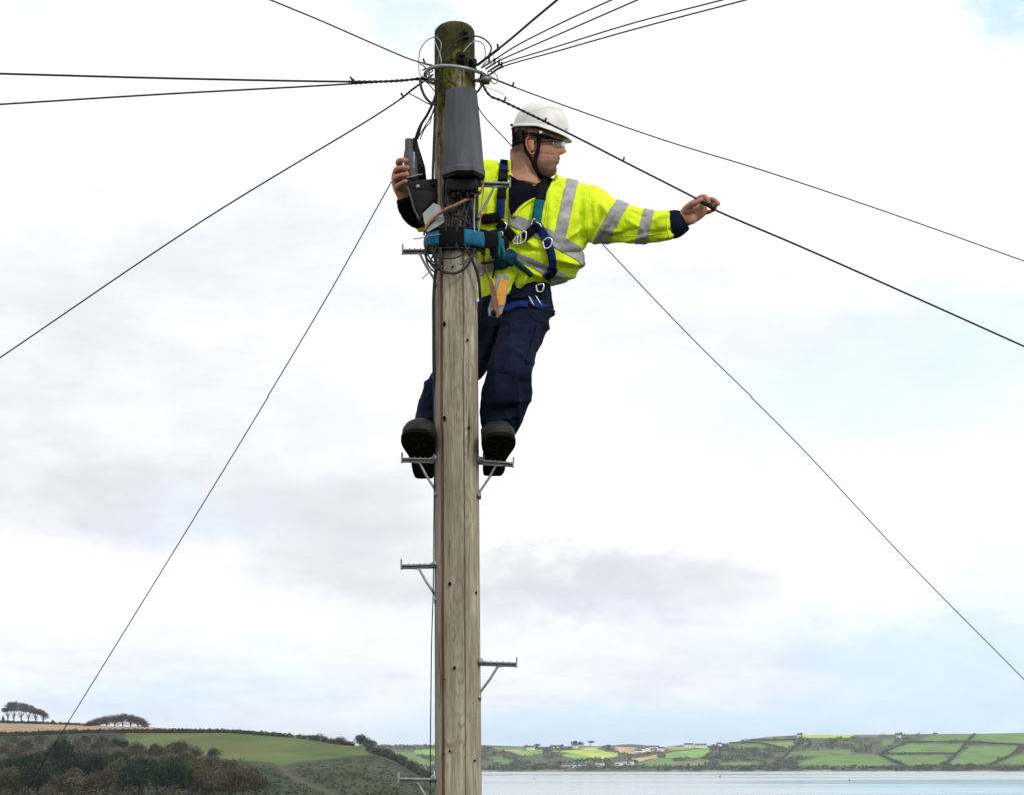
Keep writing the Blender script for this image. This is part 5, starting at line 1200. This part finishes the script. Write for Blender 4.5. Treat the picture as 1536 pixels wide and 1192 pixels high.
# teal lanyard hanging from the chest ring
LAN = empty('lanyard', W(755, 380, .08), 'bundled teal lanyard hanging at the man\'s belly beside the pole strap', 'lanyard')
for i, P in enumerate([[(742, 352, .10), (744, 368, .08), (742, 384, .08), (748, 392, .08)], [(748, 350, .09), (750, 364, .065), (748, 380, .065), (752, 390, .07)], [(738, 356, .10), (736, 372, .09), (741, 388, .09)], [(753, 360, .09), (754, 374, .06), (757, 386, .06)]]):
    MB().tube([W(*p) for p in catmull(P, 5)], .0085, 8).build('rope', MT['teal'] if i % 2 else MT['tealdark'], LAN)
m_ = MB(); m_.ball(W(757, 390, .09), (M(15), .035, M(14))); m_.ball(W(765, 386, .11), (M(11), .03, M(14))); m_.ball(W(751, 397, .10), (M(11), .03, M(9))); lm = union(m_, .005, 3)
crease(lm, [(748, 380, 768, 400, 3, .008), (755, 376, 762, 402, 3, -.008), (745, 392, 775, 385, 2.5, .007)], .006, 18); link_mesh('pouch', lm, MT['tealdark'], LAN)
MB().tube([W(*p) for p in catmull([(768, 388, .12), (778, 398, .13), (790, 407, .15), (797, 414, .17)], 5)], M(4.5), 10, r2=.008, ref=(1, 0, 1)).build('tail', MT['tealdark'], LAN)
for P in ([(740, 358, .055), (745, 374, .045), (743, 392, .05)], [(733, 362, .06), (737, 384, .05)]): MB().tube([W(*p) for p in catmull(P, 4)], .005, 6).build('black_cord', MT['blackweb'], LAN)

# hammer-like tool hung from the belt with a yellow label panel
TOOL = empty('hand_tool', W(745, 440, .13), 'grey hand tool with orange yellow panel hanging beside the pole', 'tool')
def quad_slab(P, dy, th, nm, m, par, bev=.002, smooth=False):
    mb = MB(); Q = [W(u, v, dy) for u, v in P]; n = len(Q); mb.add(Q + [q + Vector((0, th, 0)) for q in Q], [tuple(range(n)), tuple(range(n, 2 * n))] + [(i, (i + 1) % n, n + (i + 1) % n, n + i) for i in range(n)]); return mb.build(nm, m, par, smooth=smooth, bevel=bev)
quad_slab([(747, 409), (764, 413), (758, 455), (752, 472), (742, 476), (733, 474), (732, 464), (739, 440)], .10, .022, 'handle', MT['metal'], TOOL, .003)
quad_slab([(750, 418), (761, 422), (755.5, 458), (745.5, 460), (743, 446)], .094, .012, 'grip_panel', MT['yellow'], TOOL, .002)
quad_slab([(733, 420), (737.5, 418), (741, 428), (747, 450), (750, 474), (745.5, 478), (741, 466), (737, 444)], .083, .007, 'leather_loop', MT['leather'], TOOL, .001)
MB().tube([W(739.5, 468, .08), W(741, 472, .07)], M(4), 10).build('rivet', MT['black'], TOOL)
MB().tube([W(*p) for p in catmull([(724, 378, .06), (727, 395, .08), (731, 410, .09), (736, 425, .09)], 4)], .0045, 7).build('cord', MT['leather'], TOOL)
MB().tube([W(*p) for p in catmull([(722, 395, .07), (732, 394.5, .075), (742, 394, .08), (742, 404, .085), (739, 418, .10)], 4)], .0042, 7).build('hanging_cord', MT['blackweb'], TOOL)

# tan rope round the pole
P = [(725, 268, -.07), (725, 276, -.08), (721, 288, -.10)]
Q = [W(*p) for p in P] + [on_pole(u, v, .035 + .02 * math.sin(math.pi * i / 9)) for i, (u, v) in enumerate([(715, 292.5), (706, 297), (698, 301), (690, 305), (682, 309), (674, 312), (666, 316), (659, 321)])] + [W(650, 327, -.122), W(644, 334, -.122), (W(639, 342, -.118)), W(636, 352, -.10)]
r_ = MB(); C = [Vector(q) for q in catmull([tuple(q) for q in Q], 8)]
for ph in (0, 2.1, 4.2):
    pts = []; 
    for i, c in enumerate(C): pts.append(c + Vector((0, math.cos(i * .9 + ph), math.sin(i * .9 + ph))) * .0038)
    r_.tube(pts, .0044, 6)
tag(r_.build('rope', MT['rope'], origin=Q[0]), 'tan rope slung across the front of the pole under the cover', 'rope')
# pale plate and the black bracket and joint on the left
PL = quad_slab([(650, 305), (634, 321), (636, 332), (641, 349), (668, 333), (660, 309)], -.105, .004, 'metal_plate', MT['plate'], None, .0008); tag(PL, 'pale grey plate tilted against the left of the pole above the strap', 'plate')
MB().tube([W(*p) for p in catmull([(636, 348, -.118), (644, 338, -.116), (653, 330, -.113)], 4)], .003, 6).build('wire', MT['black'], PL)
BR = empty('closure_bracket', W(640, 290, -.03), 'black bracket and pouch between the joint and the pole', 'bracket')
quad_slab([(612, 268), (618, 271), (640, 269), (657, 268), (658, 288), (650, 293), (634, 293), (614, 287)], -.05, .075, 'arm', MT['black'], BR, .006, True)
quad_slab([(611, 284), (656, 287), (655, 302), (647, 306), (634, 318), (636, 330), (630, 331), (624, 322), (618, 304)], -.065, .06, 'pouch', MT['black'], BR, .006, True)
MB().tube([W(*p) for p in catmull([(611, 280, -.07), (617, 298, -.072), (622, 316, -.07), (630, 330, -.068)], 4)], .0045, 6).build('piping', MT['grey'], BR)
for p in [(627, 281, -.055), (650, 277, -.055)]: MB().tube([W(*p), W(*p) + Vector((0, -.012, 0))], .009, 8).build('bolt', MT['metal'] if p[0] < 640 else MT['black'], BR)
CL = empty('joint_closure', W(618, 268, -.01), 'black tapered cable joint held in the hand left of the pole', 'cable joint')
def cyl(P, nm, m, par): MB().tube([W(p[0], p[1], p[2]) for p in P], [M(p[3]) for p in P], 18).build(nm, m, par, bevel=0)
cyl([(613.2, 209, -.012, 5.2), (613.2, 210, -.012, 6.0), (613.5, 224, -.012, 6.4), (614.2, 232, -.012, 9.0), (615.5, 240, -.012, 10.4), (618, 266, -.012, 10.6), (618, 272, -.012, 9)], 'barrel', MT['grey'], CL)
cyl([(622, 208, .012, 3.5), (623.5, 222, .012, 5), (626, 236, .012, 7), (630, 252, .012, 8), (632, 270, .012, 8)], 'rear_barrel', MT['black'], CL)
MB().box(W(632, 250, -.01), (M(5), .03, M(8)), bev=.003).build('valve', MT['black'], CL)
MB().box(W(621, 241, -.038), (M(2.4), .008, M(26)), bev=.001).build('seam_strip', MT['metal'], CL)
MB().tube([W(*p) for p in catmull([(610, 267, -.048), (617, 265.5, -.052), (626, 263, -.045), (634, 262, -.02)], 4)], .003, 6).build('clamp_wire', MT['metal'], CL)

# ------------------------------------------------------------------ overhead cables
def run(P, n=8):
    """pixel track with start and end distance; the line between is straight in space apart from its sag"""
    Q = catmull([(p[0], p[1]) for p in P], n); L = [0]
    for a, b in zip(Q[:-1], Q[1:]): L.append(L[-1] + math.hypot(b[0] - a[0], b[1] - a[1]))
    return Q, [l / L[-1] for l in L]
def cable(P, d0, d1, w, lb, name='overhead_cable', m='cable', grip=0, grp='overhead cables fanning out from the pole head', d_mid=None, lash=None):
    Q, T = run(P); pts = []
    for (u, v), t in zip(Q, T):
        if d_mid: tm, dm = d_mid; inv = np.interp(t, [0, tm, 1], [1 / d0, 1 / dm, 1 / d1])
        else: inv = (1 - t) / d0 + t / d1
        pts.append(at(u, v, 1 / inv))
    far = pts[-1] + (pts[-1] - pts[-3]).normalized() * (pts[-1] - pts[0]).length * 2.5; pts.append(far)
    r = w / 2 / FPX * d0 * .80
    o = MB().tube(pts, r, 8).build(name, MT[m], origin=pts[0]); tag(o, lb, 'cable', grp)
    if grip:
        def along(s0, s1, n):
            cum = [0]; 
            for a, b in zip(pts[:-1], pts[1:]): cum.append(cum[-1] + (b - a).length)
            for i in range(n):
                s = s0 + (s1 - s0) * i / (n - 1); j = max(k for k in range(len(cum)) if cum[k] <= s or k == 0); j = min(j, len(pts) - 2); f = (s - cum[j]) / (cum[j + 1] - cum[j]); yield pts[j].lerp(pts[j + 1], f), (pts[j + 1] - pts[j]).normalized()
        g = MB()
        for ph in (0, 3.14):
            hp = []
            for i, (p, t) in enumerate(along(.005, grip, 110)):
                a = t.orthogonal().normalized(); b = t.cross(a); q = i * .42 + ph; hp.append(p + (a * math.cos(q) + b * math.sin(q)) * (r + .0003))
            g.tube(hp, .0017, 5)
        g.build('wire_grip', MT['metal'] if m != 'cable' else MT['black'], o)
        p, t = list(along(grip * .97, grip, 2))[0]; MB().tube([p - t * .01, p + Vector((-.004, 0, .022))], .0045, 6).build('grip_tail', MT['black'], o)
    return o
D = DP
cable([(652, 100), (612, 88), (560, 66), (480, 31), (405, 0)], D, D - 1.2, 3.0, 'dark blue cable rising to the upper left corner region, alone there', m='cableblue', grip=.10)
cable([(640, 117), (560, 123), (300, 119), (0, 111)], D, D - .6, 4.2, 'upper of the two level cables running to the left edge', grip=.36)
cable([(640, 119), (600, 121), (480, 129), (240, 142), (0, 157)], D, D - .4, 3.6, 'lower of the two level cables running to the left edge', grip=.34)
cable([(650, 112), (622, 132), (560, 176), (300, 334), (0, 537)], D, D + 1.6, 3.3, 'cable sloping down to the left edge at half height', grip=.2)
cable([(652, 165), (640, 186), (588, 272), (480, 464), (300, 762), (45, 1175)], D + .06, D + 3.5, 2.4, 'thin cable dropping steeply to the lower left over the hillside')
cable([(716, 98), (760, 64), (800, 30), (836, 0)], D - .05, D - 1.4, 4.4, 'thickest steep cable at the top, just right of the pole', grip=.42)
cable([(722, 102), (745, 88), (780, 66), (850, 31), (918, 0)], D - .03, D - 1.6, 2.8, 'second cable from the pole in the upper right fan', m='cableblue', grip=.14)
cable([(728, 104), (750, 91), (790, 73), (870, 38), (957, 0)], D - .03, D - 1.6, 2.8, 'middle cable of the upper right fan', m='cableblue', grip=.14)
cable([(732, 108), (756, 95), (830, 72), (950, 35), (1085, 0)], D, D - 1.8, 2.7, 'fourth cable of the upper right fan, second from its right', grip=.14)
cable([(735, 112), (758, 99), (840, 76), (960, 42), (1120, 0)], D, D - 1.8, 2.8, 'rightmost and lowest cable of the upper right fan', grip=.14)
cable([(732, 112), (748, 122), (850, 160), (1000, 212), (1150, 258), (1340, 322), (1536, 392)], D, D + 2.2, 2.8, 'upper of the two cables sloping down to the right edge', grip=.16)
HC = cable([(722, 124), (735, 144), (760, 155), (860, 204), (940, 245), (1040, 296), (1076, 317), (1200, 370), (1340, 432), (1536, 520)], D - .05, D + 1.0, 4.0, 'cable passing in front of the helmet and held in the outstretched hand', grip=.36, d_mid=(.43, D + .088))
MB().tube([W(1050, 302.2, .085), W(1060, 307.6, .082), W(1072, 314.5, .086)], .0085, 10).build('tape_wrap', MT['black'], HC)
cable([(708, 118), (715, 150), (724, 172), (770, 222), (905, 368), (1040, 510), (1190, 658), (1370, 850), (1536, 1018)], D + .13, D + 3.6, 2.3, 'thin cable passing behind the man and down to the lower right', d_mid=(.1, D + .6))
for i, (u, v) in enumerate([(757, 152, ), (935, 242)]):
    q = W(u, v, .0 + .04 * i); MB().tube([q, q + Vector((.004, -.004, .018))], .004, 6).build('tie_end', MT['black'], HC)
# a tall upright cable and wires beside the shaft
def loop(P, w, lb, name='cable_loop', m='cable', grp='loose wire loops round the pole head', cat='cable'):
    Q = [W(*p) for p in catmull(P, 7)]; o = MB().tube(Q, M(w / 2), 7).build(name, MT[m], origin=Q[0]); return tag(o, lb, cat, grp)
loop([(655, 55, -.03), (642, 60, -.02), (631, 74, -.02), (628, 92, -.01), (630, 112, -.03), (641, 118, -.06)], 1.8, 'thin wire loop standing out at the left of the pole head', m='metal')
loop([(663, 100, -.11), (668, 84, -.115), (680, 66, -.12), (697, 56, -.12), (716, 55, -.09), (729, 61, -.06), (737, 72, -.05), (733, 84, -.05)], 2.6, 'large black wire arching over the face of the pole head')
loop([(692, 84, -.11), (700, 72, -.11), (712, 62, -.08), (724, 66, -.06), (728, 78, -.05), (727, 90, -.05)], 1.8, 'inner wire loop at the right of the pole head', m='metal')
loop([(652, 62, -.06), (658, 76, -.09), (662, 92, -.10), (660, 108, -.10)], 1.7, 'pale wire running down the left of the pole head', m='metal')
loop([(655, 56, -.05), (662, 66, -.095), (659, 84, -.09), (655, 104, -.07)], 1.5, 'second pale wire crossing the left of the pole head', m='metal')
loop([(630, 96, -.02), (638, 102, -.03), (634, 106, -.03), (646, 101, -.05), (648, 108, -.05), (636, 110, -.04)], 2.0, 'small kinked black wire left of the ring')
loop([(696, 96, -.115), (700, 88, -.125), (708, 90, -.12), (712, 100, -.10), (716, 110, -.08)], 3.0, 'short thick black wire curling over the ring')
loop([(630, 118, -.04), (632, 132, -.05), (638, 146, -.07), (648, 156, -.09), (656, 156, -.09)], 4.2, 'thick black wire sagging in a curve below the ring at left')
loop([(638, 122, -.05), (646, 130, -.08), (654, 138, -.1), (664, 130, -.11), (676, 120, -.12)], 1.7, 'thin wire looped under the left of the ring')
loop([(636, 122, -.05), (650, 124, -.09), (666, 116, -.115), (676, 124, -.12), (684, 130, -.115)], 2.0, 'wire lying across the pole just under the ring')
loop([(614, 141, -.02), (628, 148, -.04), (642, 156, -.06), (652, 158, -.08)], 1.8, 'short cut wire end pointing left under the ring')
loop([(732, 106, -.04), (742, 110, -.04), (747, 120, -.04), (742, 126, -.04), (735, 120, -.04), (731, 108, -.04)], 1.8, 'small pale wire ring at the right of the pole head', m='metal')
loop([(724, 98, -.04), (732, 92, -.05), (740, 96, -.04), (745, 88, -.04), (752, 90, -.04)], 1.8, 'bent pale wire where the right fan starts', m='metal')
loop([(724, 128, -.03), (736, 134, -.03), (752, 140, -.03), (764, 152, -.03)], 1.0, 'hair-thin pale wire above the helmet cable', m='metal')
loop([(718, 120, -.06), (722, 128, -.06), (718, 136, -.08), (712, 142, -.1)], 3.6, 'short thick wire from clamp into the top of the cover')
G2 = 'cables leading down from the ring to the joint'
loop([(656, 114, -.08), (657, 128, -.095), (654, 142, -.095), (648, 158, -.08), (640, 174, -.05), (630, 190, -.03), (623, 209, -.01)], 4.2, 'thick black cable from the ring into the top of the joint', 'joint_cable', grp=G2)
loop([(658, 118, -.08), (656, 136, -.09), (650, 152, -.075), (642, 170, -.04), (633, 186, -.015), (626, 209, .0)], 3.2, 'second black cable into the joint, just behind the thick one', 'joint_cable', grp=G2)
loop([(652, 160, -.09), (648, 172, -.07), (645, 184, -.05), (638, 192, -.04), (634, 200, -.02), (630, 210, .0)], 1.7, 'thin kinked wire beside the joint cables', 'joint_cable', grp=G2)
loop([(655, 120, -.085), (653, 160, -.086), (651.5, 200, -.075), (650, 240, -.07), (649, 272, -.06)], 4.0, 'black cable straight down the left rim of the pole to the bracket', 'joint_cable', grp=G2)
G3 = 'black cables gathered below the pole strap'
loop([(642, 366, -.1), (638, 376, -.1), (640, 388, -.1), (650, 398, -.11), (668, 409, -.13), (684, 410, -.135), (698, 402, -.13), (706, 390, -.12), (712, 374, -.11)], 4.0, 'widest black loop hanging below the pole strap', 'slack_cable', grp=G3)
loop([(648, 370, -.1), (652, 384, -.115), (668, 388, -.13), (684, 387, -.135), (696, 380, -.13), (704, 370, -.12)], 2.6, 'upper thinner loop hanging below the pole strap', 'slack_cable', grp=G3)
loop([(696, 366, -.115), (702, 378, -.115), (708, 390, -.105), (714, 404, -.095), (718, 420, -.08), (720, 440, -.06), (720.5, 460, -.02), (717, 485, .05), (710, 510, .10)], 4.6, 'black cable curving down the right rim of the pole', 'slack_cable', grp=G3)
loop([(645, 372, -.07), (652, 386, -.08), (654, 402, -.08), (652, 420, -.075), (650.5, 450, -.07), (650.5, 480, -.06), (651, 560, -.03), (654, 620, .03)], 5.0, 'black cable hanging down the left rim of the pole', 'slack_cable', grp=G3)
loop([(655, 370, -.11), (650, 382, -.11), (646, 396, -.11), (656, 404, -.12), (662, 390, -.125), (658, 376, -.12)], 2.8, 'tight black coil at the left under the strap', 'slack_cable', grp=G3)
loop([(640, 380, -.11), (648, 392, -.115), (660, 400, -.125), (652, 408, -.11), (642, 398, -.10), (638, 384, -.1)], 2.6, 'outer black coil at the left under the strap', 'slack_cable', grp=G3)
loop([(660, 372, -.12), (662, 384, -.125), (660, 398, -.125), (664, 412, -.125)], 4.0, 'short thick black tail under the strap', 'slack_cable', grp=G3)
loop([(664, 400, -.12), (650, 404, -.11), (640, 412, -.10), (633, 419, -.095)], 1.6, 'pale cut wire end pointing down left', 'slack_cable', 'metal', grp=G3)
loop([(660, 352, -.12), (646, 354, -.11), (634, 357, -.1), (620, 359, -.09)], 1.6, 'pale cut wire end pointing left beside the strap', 'slack_cable', 'metal', grp=G3)
loop([(700, 392, -.125), (690, 398, -.13), (706, 386, -.12), (716, 384, -.10)], 2.4, 'grey tie round the cables at the right under the strap', 'slack_cable', 'grey', grp=G3)
loop([(650, 372, -.085), (651, 374, -.088), (654, 378, -.09)], 3.0, 'stub of cable end behind the left step', 'slack_cable', grp=G3)
dw = loop([(649.5, 560, -.03), (651.2, 640, -.03), (651.5, 700, -.03), (650.8, 780, -.03), (650, 880, -.03), (647.5, 960, -.03), (646, 1080, -.03), (645, 1200, -.03), (644, 1260, -.02)], 1.7, 'thin dark wire hanging down the left of the pole to the ground', 'drop_wire', grp='drop wire on the pole')
loop([(711, 278, -.10), (712, 300, -.105), (711, 330, -.105), (712, 350, -.11)], 2.0, 'grey wire down the right face of the pole behind the rope', 'face_wire', 'plate', grp='wires beside the right step')
loop([(726, 282, -.07), (724, 296, -.07), (722, 315, -.07), (719, 338, -.075), (717, 352, -.08)], 1.8, 'pale wire beside the right rim of the pole', 'face_wire', 'plate', grp='wires beside the right step')
rg = MB().box(W(721, 323, -.075), (.018, .012, .016), bev=.003).box(W(718.5, 327, -.07), (.011, .01, .015), bev=.002).build('tag', MT['red'], origin=W(721, 323, -.075)); tag(rg, 'small red tag by the right rim of the pole', 'tag')

# ------------------------------------------------------------------ air
hz = MB().box((0, 2400, 22.3), (6400, 5800, 61.4)).build('haze', None, smooth=False); tag(hz, kind='stuff')
hm = bpy.data.materials.new('haze'); hm.use_nodes = True; t = hm.node_tree; t.nodes.clear(); o_ = t.nodes.new('ShaderNodeOutputMaterial'); pv = t.nodes.new('ShaderNodeVolumePrincipled')
pv.inputs['Color'].default_value = (.80, .88, 1, 1); pv.inputs['Density'].default_value = HAZE; pv.inputs['Anisotropy'].default_value = 0
lk(t, pv.outputs[0], o_.inputs['Volume']); hz.data.materials.append(hm)
